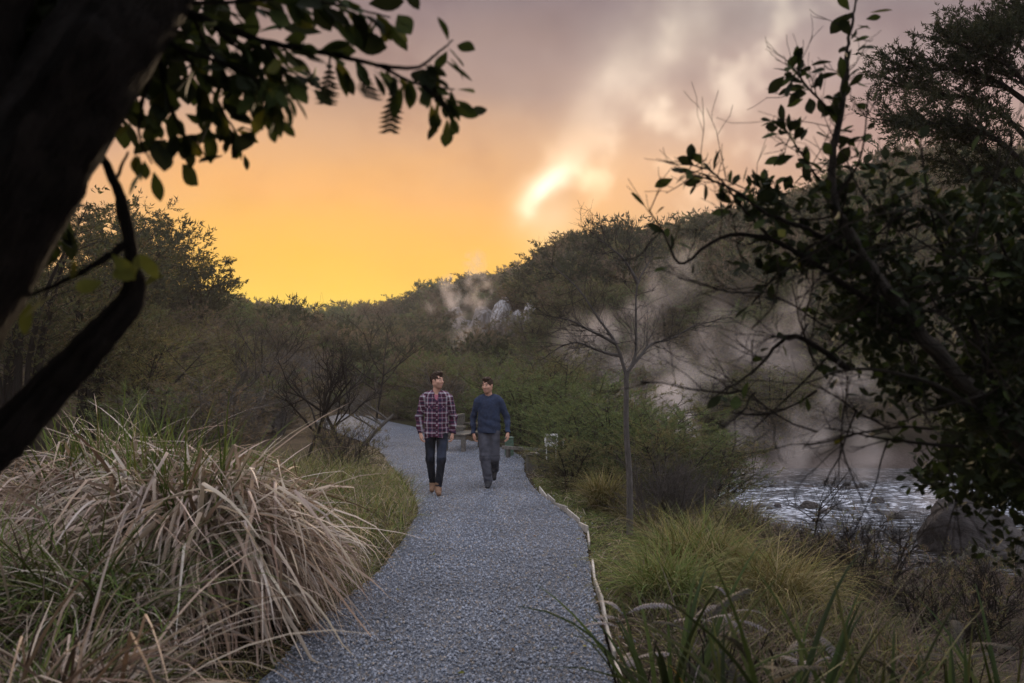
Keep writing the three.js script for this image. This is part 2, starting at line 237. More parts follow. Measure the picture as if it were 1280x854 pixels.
// ---------- stream ----------
{
  const ripple = noiseTexture(1024, (u, v) => { const a = tileN(u, v, 40, 1), b = tileN(u, v, 110, 5), h = 0.5 + 0.8 * (0.5 - Math.abs(a)) - 0.2 + 0.5 * b; return [h, h, h]; });
  const foam = noiseTexture(1024, (u, v) => { const a = Math.abs(tileN(u, v, 26, 3)), b = tileN(u, v, 80, 7), c = tileN(u, v, 200, 2), k = ss(0.17, 0.03, a - 0.14 * b) * ss(-0.16, 0.10, b + 0.5 * c); return [0.12 + 0.72 * k, 0.13 + 0.75 * k, 0.15 + 0.82 * k]; });
  const b = new MB(), R = rng(3), nx = 70, nz = 90;
  for (let j = 0; j <= nz; j++) for (let i = 0; i <= nx; i++) { const x = 2 + i / nx * 22, z = -5 - j / nz * 25, f = ss(15.5, 18.5, -z + 2 * fbm(x * 0.4, 2, z * 0.4, 2)) * ss(24, 21, -z) * ss(-0.35, 0.0, fbm(x * 0.5 + 4, 7, z * 0.9, 3)); b.v(x, WATER + f * 0.07 * Math.max(-0.4, fbm(x * 1.1, 4, z * 2.6, 3) * 2), z, (f > 0.02 && x > 5 ? [0.22 + 0.78 * f, 0.22 + 0.78 * f, 0.22 + 0.78 * f] : [0.22, 0.2, 0.19]), x / 13, z / 5.5); }
  for (let j = 0; j < nz; j++) for (let i = 0; i < nx; i++) { const a = j * (nx + 1) + i; b.i.push(a, a + 1, a + nx + 2, a, a + nx + 2, a + nx + 1); }
  const m = mesh('stream', b.geo(), new THREE.MeshPhysicalMaterial({ name: 'riffled_water', vertexColors: true, map: foam, roughness: 0.16, bumpMap: ripple, bumpScale: 0.16, specularIntensity: 1 }));
  tag(m, 'shallow riffled stream with pale foam streaks below the bank', 'stream', null, 'structure');
}
// ---------- plants: fine leaved shrubs ----------
function curvePts(a, dir, len, n, bend, R, wob = 0.25) { const pts = [a.clone()], d = dir.clone().normalize(), p = a.clone(); for (let k = 0; k < n; k++) { d.x += (R() - 0.5) * wob; d.y += (R() - 0.5) * wob + bend / n; d.z += (R() - 0.5) * wob; d.normalize(); p.addScaledVector(d, len / n); pts.push(p.clone()); } return pts; }
const taper = (n, a, b) => Array.from({ length: n + 1 }, (_, k) => lerp(a, b, k / n));
function needles(b, pts, count, len, wid, cols, R, spread = 0.9) {
  const T = V(0, 0, 0), S = V(0, 0, 0), D = V(0, 0, 0), a = V(0, 0, 0), c = V(0, 0, 0), e = V(0, 0, 0);
  for (let k = 0; k < count; k++) {
    const t = Math.pow(R(), 0.8) * (pts.length - 1), i = Math.min(pts.length - 2, Math.floor(t)); a.lerpVectors(pts[i], pts[i + 1], t - i); T.subVectors(pts[i + 1], pts[i]).normalize();
    D.set(R() - 0.5, R() - 0.42, R() - 0.5).normalize().multiplyScalar(spread).add(T).normalize(); S.set(R() - 0.5, R() - 0.5, R() - 0.5).cross(D).normalize();
    const L = len * (0.6 + R() * 0.8), w = wid * (0.6 + R() * 0.8); a.addScaledVector(S, (R() - 0.5) * len * 0.5); c.copy(a).addScaledVector(D, L).addScaledVector(S, w * 0.4); e.copy(a).addScaledVector(S, w).addScaledVector(D, L * 0.25);
    b.tri(a.clone(), e.clone(), c.clone(), jit(cols[Math.floor(R() * cols.length)], 0.3, R));
  }
}
function shrub(seed, o) { // returns { wood, leaf } geometries of a plant about o.h tall and 2*o.r wide
  const R = rng(seed), wood = new MB(), leaf = new MB(), stems = o.stems ?? 6;
  for (let s = 0; s < stems; s++) {
    const a = (s + R() * 0.8) / stems * 6.283, rr = Math.sqrt(R()) * o.r * 0.75, tip = V(Math.cos(a) * rr, o.h * (0.62 + 0.3 * R()), Math.sin(a) * rr), base = V(Math.cos(a) * 0.08 * o.r, 0, Math.sin(a) * 0.08 * o.r);
    const mid = V(tip.x * 0.35 + (R() - 0.5) * 0.3, tip.y * 0.55, tip.z * 0.35 + (R() - 0.5) * 0.3), cv = new THREE.CatmullRomCurve3([base, mid, tip]), sp = cv.getPoints(6);
    wood.tube(sp, taper(6, (o.thick ?? 0.03) * (0.7 + R() * 0.5), 0.006), 5, o.bark);
    const tw = o.twigs ?? 12;
    for (let q = 0; q < tw; q++) {
      const t = lerp(o.bare ?? 0.3, 1, (q + R()) / tw), p = cv.getPoint(Math.min(1, t)), aa = R() * 6.283, out = V(Math.cos(aa) + tip.x / o.r * 0.7, (o.rise ?? 0.25) + R() * 0.4, Math.sin(aa) + tip.z / o.r * 0.7), L = o.r * (0.35 + 0.45 * R()) * (1.2 - 0.5 * t);
      const tp = curvePts(p, out, L, 4, o.bend ?? 0.1, R, 0.35); wood.tube(tp, taper(4, 0.009, 0.003), 3, o.bark, false);
      needles(leaf, tp, Math.round(o.n * 0.6), o.len, o.wid, o.cols, R);
      for (let u = 0; u < (o.sub ?? 3); u++) { const i = 1 + Math.floor(R() * 3.99), sp2 = curvePts(tp[Math.min(4, i)], V(out.x + (R() - 0.5) * 2.2, out.y + (R() - 0.5) * 1.2, out.z + (R() - 0.5) * 2.2), L * (0.3 + 0.3 * R()), 3, o.bend ?? 0.1, R, 0.4); if (o.subWood) wood.tube(sp2, taper(3, 0.005, 0.002), 3, o.bark, false); needles(leaf, sp2, o.n, o.len, o.wid, o.cols, R); }
    }
  }
  return { wood: wood.geo(), leaf: leaf.geo(false) };
}
function plant(name, geo, label, category, pos, turn, group, scale) {
  const g = thing(name, label, category, pos, turn, group); if (scale) g.scale.set(...(Array.isArray(scale) ? scale : [scale, scale, scale]));
  mesh('stem', geo.wood, woodMat, g); const f = mesh('foliage', geo.leaf, needleMat, g); f.userData.kind = 'stuff'; return g;
}
const olive = [[0.126, 0.13, 0.05], [0.15, 0.138, 0.058], [0.102, 0.115, 0.053], [0.168, 0.132, 0.07]];
const green = [[0.098, 0.136, 0.052], [0.124, 0.155, 0.057], [0.081, 0.109, 0.046], [0.138, 0.144, 0.057]];
const brown = [[0.156, 0.116, 0.073], [0.131, 0.106, 0.062], [0.188, 0.138, 0.09], [0.112, 0.1, 0.053]];
const dark = [[0.030, 0.036, 0.017], [0.04, 0.042, 0.02], [0.024, 0.03, 0.016]];
const grey = [[0.14, 0.125, 0.11], [0.11, 0.10, 0.09], [0.17, 0.15, 0.13]];
const barkC = [0.06, 0.05, 0.042], barkGrey = [0.16, 0.145, 0.13];
const midOpts = { h: 2.1, r: 1.35, stems: 8, twigs: 15, sub: 3, n: 22, bare: 0.04, len: 0.075, wid: 0.014, bark: barkC };
const scrub = { olive: [], green: [], brown: [], grey: [] };
for (let k = 0; k < 3; k++) { scrub.olive.push(shrub(100 + k, { ...midOpts, cols: olive })); scrub.green.push(shrub(200 + k, { ...midOpts, cols: green, bend: 0.35, rise: 0.1 })); scrub.brown.push(shrub(300 + k, { ...midOpts, cols: brown, n: 16, subWood: true, bark: barkGrey })); }
for (let k = 0; k < 3; k++) scrub.grey.push(shrub(350 + k, { ...midOpts, cols: grey, n: 5, twigs: 18, sub: 5, subWood: true, bark: [0.23, 0.21, 0.195] }));
const scrubLabel = { grey: 'pale grey leafless twiggy shrub in the valley scrub', olive: 'olive fine leaved shrub in the valley scrub', green: 'green feathery shrub in the valley scrub', brown: 'brown half dead shrub in the valley scrub' };
function scrubAt(kind, px, d, top, R, wide = 1, label) { // px: place, top: how high the crown reaches in metres
  const x = (px - 640) / 1000 * d, z = -d, y = land(x, z) - 0.05, k = Math.floor(R() * 3), s = top / 2.1;
  plant(`${kind}_shrub`, scrub[kind][k], label ?? scrubLabel[kind], 'shrub', V(x, y, z), R() * 6.28, label ? undefined : `${kind} shrubs of the valley scrub`, [s * wide, s, s * wide]);
}
{
  const R = rng(77), kinds = ['olive', 'green', 'brown', 'olive', 'brown'];
  const tryAt = (x, d, top, kind, wide) => { if (pathGap(x, -d) < 0.75 * top * 0.6) return; scrubAt(kind, 640 + x / d * 1000, d, top, R, wide); };
  // beyond the bend of the path, behind the two men
  for (let k = 0; k < 60; k++) { const d = 22 + R() * 24, x = -3.0 + R() * 11 - (d - 22) * 0.06; if (x > 2.6 && d < 30) continue; tryAt(x, d, 1.2 + Math.pow(R(), 0.8) * 1.7, R() < 0.3 ? 'green' : kinds[Math.floor(R() * 5)], 1.0 + R() * 0.3); }
  for (let k = 0; k < 26; k++) { const t = R(), p = ptsR[Math.floor(lerp(0.62, 0.93, t) * PN)], x = p.x + (R() - 0.3) * 1.6, z = p.z - 0.7 - R() * 1.8; if (pathGap(x, z) < 0.35) continue; scrubAt(kinds[Math.floor(R() * 5)], 640 + x / -z * 1000, -z, 0.6 + R() * 0.7, R, 1.1); }
  // left of the path, rising to the hill
  for (let k = 0; k < 62; k++) { const d = 13 + Math.pow(R(), 0.8) * 32, x = -(3.6 + R() * 15) - (d - 13) * 0.17; tryAt(x, d, 1.5 + R() * 1.2, R() < 0.35 ? 'brown' : kinds[Math.floor(R() * 5)], 1.1 + R() * 0.35); }
  for (const [px, d, top] of [[470, 29, 1.7], [498, 26, 1.6], [520, 25, 1.5], [300, 21, 1.6], [352, 24, 1.5], [248, 19, 1.5], [420, 33, 1.9], [560, 30, 1.9], [200, 16, 1.4], [640, 33, 2.0], [715, 27, 1.8], [770, 31, 2.1], [840, 33, 2.2], [905, 31, 2.2], [690, 36, 2.2], [385, 40, 2.2], [330, 35, 2.0], [600, 42, 2.3], [960, 33, 2.0]]) if (pathGap((px - 640) / 1000 * d, -d) > 0.5) scrubAt('grey', px, d, top, R, 1.15);
  // across the head of the valley
  for (let k = 0; k < 40; k++) { const d = 40 + R() * 16, x = -22 + R() * 34; tryAt(x, d, 1.9 + R() * 1.2, kinds[Math.floor(R() * 5)], 1.2 + R() * 0.3); }
  // foot of the right hill, over the stream
  for (let k = 0; k < 60; k++) { const d = 27.5 + R() * 20, x = 3 + R() * 22; tryAt(x, d, 1.8 + R() * 1.2, R() < 0.6 ? 'brown' : 'olive', 1.2 + R() * 0.3); }
}
// the manuka between the path and the stream
{
  const R = rng(78);
  const big = [[700, 16.8, 1.45, 'green', 1.1], [725, 14.2, 1.25, 'green', 1.1], [752, 15.6, 1.75, 'green', 1.15], [800, 14.6, 1.9, 'green', 1.05], [712, 12.9, 0.95, 'olive', 1.2], [845, 13.4, 1.55, 'green', 1.1], [880, 14.5, 1.75, 'olive', 1.1], [820, 12.2, 1.4, 'olive', 1.0], [660, 20, 1.9, 'green', 1.2], [735, 19.5, 2.1, 'green', 1.2], [690, 18.6, 1.4, 'green', 1.1], [790, 18.5, 2.2, 'olive', 1.2], [865, 17, 1.7, 'green', 1.1]];
  for (const [px, d, top, kind, wide] of big) { const x = (px - 640) / 1000 * d, z = -d, s = top / 2.1, w = top * wide / 2.1; plant('manuka_shrub', scrub[kind][Math.floor(R() * 3)], kind === 'green' ? 'green feathery shrub between the path and the stream' : 'dull olive shrub between the path and the stream', 'shrub', V(x, land(x, z) - 0.03, z), R() * 6.28, 'shrubs between the path and the stream', [w * 1.15, s, w * 1.15]); }
}
// far scrub and wood on the hills: reads as one mass
{
  const fo = { h: 2.6, r: 1.8, stems: 6, twigs: 6, sub: 2, n: 9, len: 0.36, wid: 0.12, bark: barkC, bare: 0.15 };
  const variants = [shrub(401, { ...fo, cols: olive }), shrub(402, { ...fo, cols: brown }), shrub(403, { ...fo, cols: dark.map((c) => c.map((q) => q * 1.5)), h: 3.6 }), shrub(404, { ...fo, cols: green })];
  const R = rng(90), lists = variants.map(() => []), M = new THREE.Matrix4(), Q = new THREE.Quaternion(), E = new THREE.Euler();
  const put = (x, z, s, v) => { const qx = 640 - x / z * 1000, qy = 467 + (land(x, z) - EYE) / z * 1000; if (-z > 44 && qx > 566 && qx < 672 && qy > 386 && qy < 450) return; E.set(0, R() * 6.28, 0); Q.setFromEuler(E); M.compose(V(x, land(x, z) - 0.1, z), Q, V(s * (0.9 + R() * 0.4), s * (0.75 + R() * 0.5), s * (0.9 + R() * 0.4))); lists[v].push(M.clone()); };
  for (let k = 0; k < 9000; k++) { const d = 48 + Math.pow(R(), 1.1) * 142, x = (R() * 1.5 - 0.72) * d; if (d > 84 && x / d > 0.12 && R() < 0.8) continue; const hillside = x / d > 0.02 && d < 95; const n = fbm(x * 0.06, 2, d * 0.06, 2); const v = R() < 0.2 + n ? 2 : hillside ? (R() < 0.55 ? 1 : 0) : [0, 1, 3, 1][Math.floor(R() * 4)]; put(x, -d, (0.45 + R() * 0.6) * (d > 120 ? 1 + (R() < 0.15 ? 0.6 : 0) : 0.9), v); }
  for (let k = 0; k < 420; k++) { const x = -110 + R() * 118, d = 168 + R() * 14; put(x, -d, 0.55 + Math.pow(R(), 3) * 1.1, R() < 0.6 ? 2 : 0); }
  for (let k = 0; k < 260; k++) { const x = -1 + R() * 40, d = 72 + R() * 6; put(x, -d, 0.55 + Math.pow(R(), 3) * 0.6, R() < 0.5 ? 2 : 1); }
  const labels = ['olive scrub covering the far valley and slopes', 'brown dry scrub covering the hill slopes', 'dark trees along the ridges and in hollows', 'green scrub patches on the far valley floor'];
  variants.forEach((g, v) => { const root = new THREE.Group(); root.name = numbered(['far_olive_scrub', 'far_brown_scrub', 'far_dark_wood', 'far_green_scrub'][v]); tag(root, labels[v], v === 2 ? 'wood' : 'scrub', null, 'stuff'); scene.add(root); for (const [nm, geo, mat] of [['foliage', g.leaf, needleMat], ['stem', g.wood, woodMat]]) { const im = new THREE.InstancedMesh(geo, mat, lists[v].length); lists[v].forEach((m, k) => im.setMatrixAt(k, m)); im.name = nm; im.userData.kind = 'stuff'; im.castShadow = im.receiveShadow = true; root.add(im); } });
}
// ---------- tussocks of sedge and grass ----------
function stiffPath(root, az, len, lean, segs, R) { // dead blade: straight lengths between one or two breaks
  const pts = [root.clone()], p = root.clone(), st = len / segs, k1 = 1 + Math.floor(R() * segs * 0.5), k2 = k1 + 1 + Math.floor(R() * segs * 0.5); let a = lean, z = az + (R() - 0.5) * 0.5;
  for (let k = 0; k < segs; k++) { if (k === k1) { a += 0.7 + R() * 1.0; z += (R() - 0.5) * 1.2; } else if (k === k2) { a += R() * 0.8; z += (R() - 0.5) * 0.8; } else a += 0.05 + R() * 0.09; a = Math.min(a, 2.95); p.x += Math.cos(z) * Math.sin(a) * st; p.z += Math.sin(z) * Math.sin(a) * st; p.y += Math.cos(a) * st; pts.push(p.clone()); }
  return pts;
}
function bladePath(root, az, len, lean, droop, segs, R, kink) {
  const pts = [root.clone()], p = root.clone(); let a = lean; const st = len / segs, ca = Math.cos(az), sa = Math.sin(az); let side = (R() - 0.5) * 0.5; droop *= R() < 0.3 ? 0.4 : 1;
  for (let k = 0; k < segs; k++) { const t = k / segs; if (kink && Math.abs(t - kink) < 0.5 / segs) a += 0.7 + R() * 0.8; a = Math.min(a + droop / segs * (0.5 + t), 3.0); side += (R() - 0.5) * 0.08; const s = Math.sin(a), c = Math.cos(a); p.x += (ca * s - sa * side * 0.4) * st; p.z += (sa * s + ca * side * 0.4) * st; p.y += c * st; pts.push(p.clone()); }
  return pts;
}
function addBlade(b, root, az, o, R, floor) {
  const segs = o.segs ?? 6, len = o.len * (0.7 + R() * 0.5), pts = o.stiff && R() < o.stiff ? stiffPath(root, az, len, o.lean * (0.2 + R() * 1.3), segs, R) : bladePath(root, az, len, o.lean * (0.5 + R()), o.droop * (0.6 + R() * 0.7), segs, R, o.kink && R() < o.kink ? 0.25 + R() * 0.5 : 0);
  if (floor !== undefined) for (const p of pts) p.y = Math.max(p.y, floor + 0.01 + R() * 0.02);
  const w = o.w * (0.7 + R() * 0.6), ws = pts.map((_, k) => w * (k === segs ? 0.12 : Math.min(1, 0.55 + 1.6 * k / segs, 1.5 * (1 - k / segs) + 0.2)));
  const tw = (R() - 0.5) * 1.6, S = V(-Math.sin(az) * Math.cos(tw), Math.sin(tw), Math.cos(az) * Math.cos(tw)); b.ribbon(pts, ws, S, jit(o.cols[Math.floor(R() * o.cols.length)], 0.28, R), o.fold ?? 0);
}
const deadC = [[0.40, 0.315, 0.245], [0.50, 0.41, 0.33], [0.30, 0.22, 0.16], [0.56, 0.47, 0.39], [0.22, 0.15, 0.105], [0.35, 0.285, 0.235]];
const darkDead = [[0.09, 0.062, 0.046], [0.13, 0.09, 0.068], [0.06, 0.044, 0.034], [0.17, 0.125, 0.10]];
const freshC = [[0.085, 0.125, 0.022], [0.11, 0.15, 0.03], [0.065, 0.095, 0.022], [0.14, 0.15, 0.04]];
const goldC = [[0.21, 0.175, 0.055], [0.25, 0.20, 0.075], [0.16, 0.145, 0.045], [0.30, 0.24, 0.12], [0.12, 0.125, 0.035]];
const limeC = [[0.12, 0.17, 0.035], [0.16, 0.19, 0.045], [0.09, 0.13, 0.03], [0.2, 0.2, 0.07]];
// a tussock: broad single blades as parts (those that show most), the thin and inner ones together
function tussock(name, label, category, pos, o, group) {
  const R = rng(o.seed), g = thing(name, label, category, pos, 0, group), floor = 0;
  const rootAt = () => { const a = R() * 6.283, r = Math.sqrt(R()) * o.core; return V(Math.cos(a) * r * (o.sx ?? 1), o.rise * (0.55 + 0.45 * R()) * (1 - 0.3 * r / o.core), Math.sin(a) * r); };
  if (o.rise > 0.15) { // the peaty stool that the blades grow from
    const b = new MB(), n = 14, m = 6; for (let j = 0; j <= m; j++) for (let i = 0; i <= n; i++) { const a = i / n * 6.2832, t = j / m, rr = (o.core * 1.05 * (1 - 0.45 * t) * (j === m ? 0.02 : 1)) * (1 + 0.25 * noise3(Math.cos(a) * 1.5 + o.seed, t * 2, Math.sin(a) * 1.5)); b.v(Math.cos(a) * rr * (o.sx ?? 1), t * o.rise * 0.8 - 0.05, Math.sin(a) * rr, jit([0.035, 0.026, 0.018], 0.2, R), i * 0.2, t); }
    for (let j = 0; j < m; j++) for (let i = 0; i < n; i++) { const a = j * (n + 1) + i; b.i.push(a, a + n + 1, a + 1, a + 1, a + n + 1, a + n + 2); } mesh('root_stool', b.geo(), woodMat, g);
  }
  for (const q of o.sets) {
    const bulk = new MB();
    for (let k = 0; k < q.count; k++) { const single = k < (q.single ?? 0), b = single ? new MB() : bulk, r = rootAt(); let az = single && q.face ? Math.PI / 2 + (R() - 0.5) * q.face : R() * 6.283; if (q.toward !== undefined && R() < (q.pull ?? 0.6)) az = q.toward + (R() - 0.5) * (q.fan ?? 1.6); addBlade(b, r, az, q, R, floor - (q.sink ?? 0)); if (single) mesh(q.name, b.geo(), bladeMat, g); }
    if (bulk.i.length) { const m = mesh(q.name + 's', bulk.geo(), bladeMat, g); m.name = q.bulk ?? 'inner_blades'; m.userData.kind = 'stuff'; }
  }
  return g;
}
const onLand = (px, d, dy = -0.02) => { const x = (px - 640) / 1000 * d; return V(x, land(x, -d) + dy, -d); };
const dry = { name: 'dead_blade', cols: deadC, segs: 8, fold: 0.35 };
const fresh = { name: 'green_blade', cols: freshC, segs: 6, fold: 0.4, bulk: 'green_blades' };
// the big pale sedge by the path
tussock('sedge_tussock', 'tall sedge tussock beside the path, smothered in drooping pale dead blades', 'sedge', onLand(238, 5.9), { seed: 21, core: 0.42, sx: 1.2, rise: 0.75, sets: [
  { ...dry, count: 1500, single: 290, face: 3.6, stiff: 0.88, len: 1.38, w: 0.026, lean: 0.6, droop: 2.1, kink: 0.6, sink: 0 },
  { ...dry, bulk: 'matted_blades', stiff: 0.6, count: 420, len: 0.95, w: 0.015, lean: 0.5, droop: 2.4, kink: 0.2 },
  { ...fresh, count: 190, single: 90, len: 1.0, w: 0.016, lean: 0.3, droop: 0.5 }] });
tussock('sedge_tussock', 'sedge tussock with bleached blades sloping down to the gravel edge', 'sedge', onLand(325, 6.5), { seed: 22, core: 0.36, sx: 1.1, rise: 0.42, sets: [
  { ...dry, count: 1050, single: 260, face: 3.4, stiff: 0.88, len: 0.88, w: 0.024, lean: 0.65, droop: 1.9, kink: 0.6 },
  { ...dry, bulk: 'matted_blades', count: 260, len: 0.8, w: 0.012, lean: 0.5, droop: 2.2 },
  { ...fresh, count: 260, single: 60, len: 0.85, w: 0.013, lean: 0.35, droop: 0.9 }] });
tussock('sedge_tussock', 'sedge tussock with fresh green tips standing above matted dead blades', 'sedge', onLand(160, 6.6), { seed: 23, core: 0.5, sx: 1.4, rise: 0.85, sets: [
  { ...dry, count: 1200, single: 200, face: 3.8, stiff: 0.93, len: 1.15, w: 0.022, lean: 0.7, droop: 1.9, kink: 0.6 },
  { ...dry, bulk: 'matted_blades', count: 420, len: 1.1, w: 0.012, lean: 0.5, droop: 2.2 },
  { ...fresh, count: 200, single: 100, len: 0.95, w: 0.018, lean: 0.25, droop: 0.4 }] });
tussock('sedge_tussock', 'low green sedge tussock under the leaning dark trunk', 'sedge', onLand(75, 4.9), { seed: 24, core: 0.5, sx: 1.4, rise: 0.35, sets: [
  { ...fresh, cols: [...freshC, freshC[2], darkDead[0]], count: 900, single: 220, face: 4, len: 1.0, w: 0.013, lean: 0.45, droop: 1.8, kink: 0.1 },
  { ...dry, count: 160, single: 40, face: 4, len: 1.15, w: 0.013, lean: 0.5, droop: 2.3, kink: 0.3 }, { ...dry, bulk: 'matted_blades', count: 500, len: 0.9, w: 0.012, lean: 0.5, droop: 2.2 }] });
tussock('sedge_tussock', 'sedge tussock with long arching grey blades and dark heart', 'sedge', onLand(70, 3.5), { seed: 25, core: 0.3, rise: 0.25, sets: [
  { ...dry, stiff: 0.45, cols: [...deadC, ...darkDead], count: 300, single: 150, face: 3.4, len: 1.25, w: 0.015, lean: 0.55, droop: 2.2, kink: 0.08, toward: 0.45, pull: 0.6, fan: 1.4 },
  { ...fresh, count: 300, single: 70, len: 0.75, w: 0.011, lean: 0.5, droop: 1.5 }, { ...dry, bulk: 'matted_blades', count: 300, len: 0.75, w: 0.01, lean: 0.6, droop: 2.0 }] });
// green and golden grass on the left bank and along the verges
function grassPatch(name, label, seed, count, where, o) {
  const R = rng(seed), b = new MB(); let n = 0, guard = 0;
  while (n < count && guard++ < count * 12) { const p = where(R); if (!p) continue; if (pathGap(p.x, p.z) < (o.gap ?? 0.02)) continue; addBlade(b, V(p.x, land(p.x, p.z) - 0.01, p.z), R() * 6.283, { ...o, len: o.len * (p.s ?? 1) }, R, land(p.x, p.z)); n++; }
  const m = mesh(name, b.geo(), bladeMat); tag(m, label, 'grass', null, 'stuff'); return m;
}
grassPatch('bank_grass', 'long yellow green grass on the bank left of the gravel', 31, 9500, (R) => { const d = 6.0 + R() * 8.5, x = -1.0 - Math.pow(R(), 1.25) * 3.6 - Math.max(0, d - 11) * 0.3; return { x, z: -d, s: 0.75 + 1.1 * fbm(x * 1.2, 3, d * 1.2, 3) + 0.35 * ss(0.1, 1.2, pathGap(x, -d)) }; }, { cols: [...goldC, ...limeC, goldC[3], deadC[0], darkDead[3], freshC[2]], segs: 5, len: 0.52, w: 0.0065, lean: 0.4, droop: 1.7 });
grassPatch('verge_grass', 'short green turf between the gravel and the bare sapling', 32, 15000, (R) => { const d = 6.2 + R() * 8, x = rightEdgeX(d) + 0.05 + Math.pow(R(), 1.5) * 1.5; return { x, z: -d, s: 0.8 + 0.5 * fbm(x * 2, 3, d * 2, 2) }; }, { cols: [...limeC, ...limeC, goldC[2]], segs: 3, len: 0.085, w: 0.006, lean: 0.6, droop: 1.4, gap: 0.05 });
grassPatch('dry_verge_grass', 'thin dry grass and straw along both edges of the gravel', 33, 9000, (R) => { const d = 3.2 + Math.pow(R(), 1.2) * 17, left = R() < 0.7, p = left ? table(ptsL.filter((_, i) => i % 6 === 0).map((q) => [-q.z, q.x]).filter((q) => q[0] > -1), d) - Math.pow(R(), 1.6) * 0.8 : rightEdgeX(d) + 0.04 + Math.pow(R(), 1.6) * 0.7; return { x: p, z: -d }; }, { cols: [...goldC, ...deadC.slice(0, 3), limeC[2]], segs: 4, len: 0.2, w: 0.005, lean: 0.8, droop: 1.6, gap: 0.0 });
grassPatch('slope_grass', 'soft drooping olive and gold grass on the slope to the stream', 34, 16000, (R) => { const d = 5.2 + R() * 7, x = rightEdgeX(d) + 0.7 + R() * 3.4; const k = fbm(x * 0.9, 7, d * 0.9, 2); if (k < -0.06 || x > 3.1 + 0.6 * k) return null; return { x, z: -d, s: 0.7 + 1.1 * Math.max(0, k + 0.2) }; }, { cols: [...goldC, goldC[0], limeC[2], [0.10, 0.095, 0.03], ...darkDead, [0.09, 0.085, 0.03]], segs: 5, len: 0.5, w: 0.0055, lean: 0.5, droop: 2.0 });
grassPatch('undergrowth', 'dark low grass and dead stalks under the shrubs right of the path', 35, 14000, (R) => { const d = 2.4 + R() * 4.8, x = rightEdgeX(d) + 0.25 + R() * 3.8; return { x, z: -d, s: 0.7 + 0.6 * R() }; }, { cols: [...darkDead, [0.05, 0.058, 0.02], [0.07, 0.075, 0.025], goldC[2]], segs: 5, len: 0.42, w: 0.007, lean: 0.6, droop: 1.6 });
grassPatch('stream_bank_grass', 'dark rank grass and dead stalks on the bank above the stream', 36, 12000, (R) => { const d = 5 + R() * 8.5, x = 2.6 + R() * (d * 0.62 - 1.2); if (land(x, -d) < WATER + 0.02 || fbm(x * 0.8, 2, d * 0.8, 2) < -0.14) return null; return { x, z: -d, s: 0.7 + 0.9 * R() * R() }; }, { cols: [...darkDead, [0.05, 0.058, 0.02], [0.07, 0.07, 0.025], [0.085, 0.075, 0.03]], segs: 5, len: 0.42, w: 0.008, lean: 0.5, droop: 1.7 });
const fine = { name: 'grass_blade', bulk: 'blades', segs: 6 };
tussock('grass_tussock', 'small golden tussock at the foot of the manuka beside the path', 'grass tussock', onLand(752, 11.2), { seed: 41, core: 0.16, rise: 0.06, sets: [{ ...fine, cols: goldC, count: 900, len: 0.62, w: 0.007, lean: 0.35, droop: 1.5 }] });
tussock('grass_tussock', 'broad yellow green tussock below the bare sapling', 'grass tussock', onLand(868, 7.6), { seed: 42, core: 0.32, rise: 0.1, sets: [{ ...fine, cols: [...goldC, ...limeC], count: 1700, len: 0.85, w: 0.006, lean: 0.45, droop: 2.1 }] });
tussock('grass_tussock', 'drooping olive tussock on the slope nearer the brown mud flat', 'grass tussock', onLand(960, 7.0), { seed: 43, core: 0.34, rise: 0.1, sets: [{ ...fine, cols: goldC, count: 1500, len: 0.85, w: 0.0055, lean: 0.5, droop: 2.2 }] });
tussock('grass_tussock', 'green tussock leaning over the right edging board', 'grass tussock', onLand(832, 6.6), { seed: 44, core: 0.25, rise: 0.08, sets: [{ ...fine, cols: [...limeC, goldC[1]], count: 1100, len: 0.62, w: 0.006, lean: 0.5, droop: 1.9 }] });
// strap leaved plants in the right foreground
const strap = { name: 'strap_leaf', segs: 8, fold: 0.4, bulk: 'small_straps' };
const strapC = [[0.045, 0.07, 0.018], [0.06, 0.085, 0.02], [0.035, 0.05, 0.016], [0.085, 0.095, 0.026]], amber = [[0.36, 0.2, 0.04], [0.27, 0.16, 0.05], [0.22, 0.17, 0.09]];
[[985, 3.3, 'strap leaved plant with the tallest upright blade over the mud flat', 1.15, 51], [835, 3.9, 'strap leaved plant arching over the path edging', 1.0, 52], [1075, 3.2, 'strap leaved plant with amber dying tips', 1.0, 53], [1185, 3.3, 'dark strap leaved plant under the overhanging bush', 0.95, 54], [905, 3.3, 'short strap leaved plant among pale fern fronds', 0.9, 55], [1265, 3.9, 'strap leaved plant at the edge of the dark boulder bank', 1.0, 56]].forEach(([px, d, label, len, seed]) => tussock('strap_leaf_plant', label, 'plant', onLand(px, d), { seed, core: 0.09, rise: 0.05, sets: [{ ...strap, cols: strapC, count: 30, single: 30, len, w: 0.027, lean: 0.32, droop: 0.9 }, { ...strap, cols: amber, count: 5, single: 5, len: len * 0.9, w: 0.018, lean: 0.6, droop: 1.7 }, { ...strap, cols: [...darkDead, [0.2, 0.17, 0.16]], count: 70, len: len * 0.75, w: 0.014, lean: 0.9, droop: 1.6 }] }));
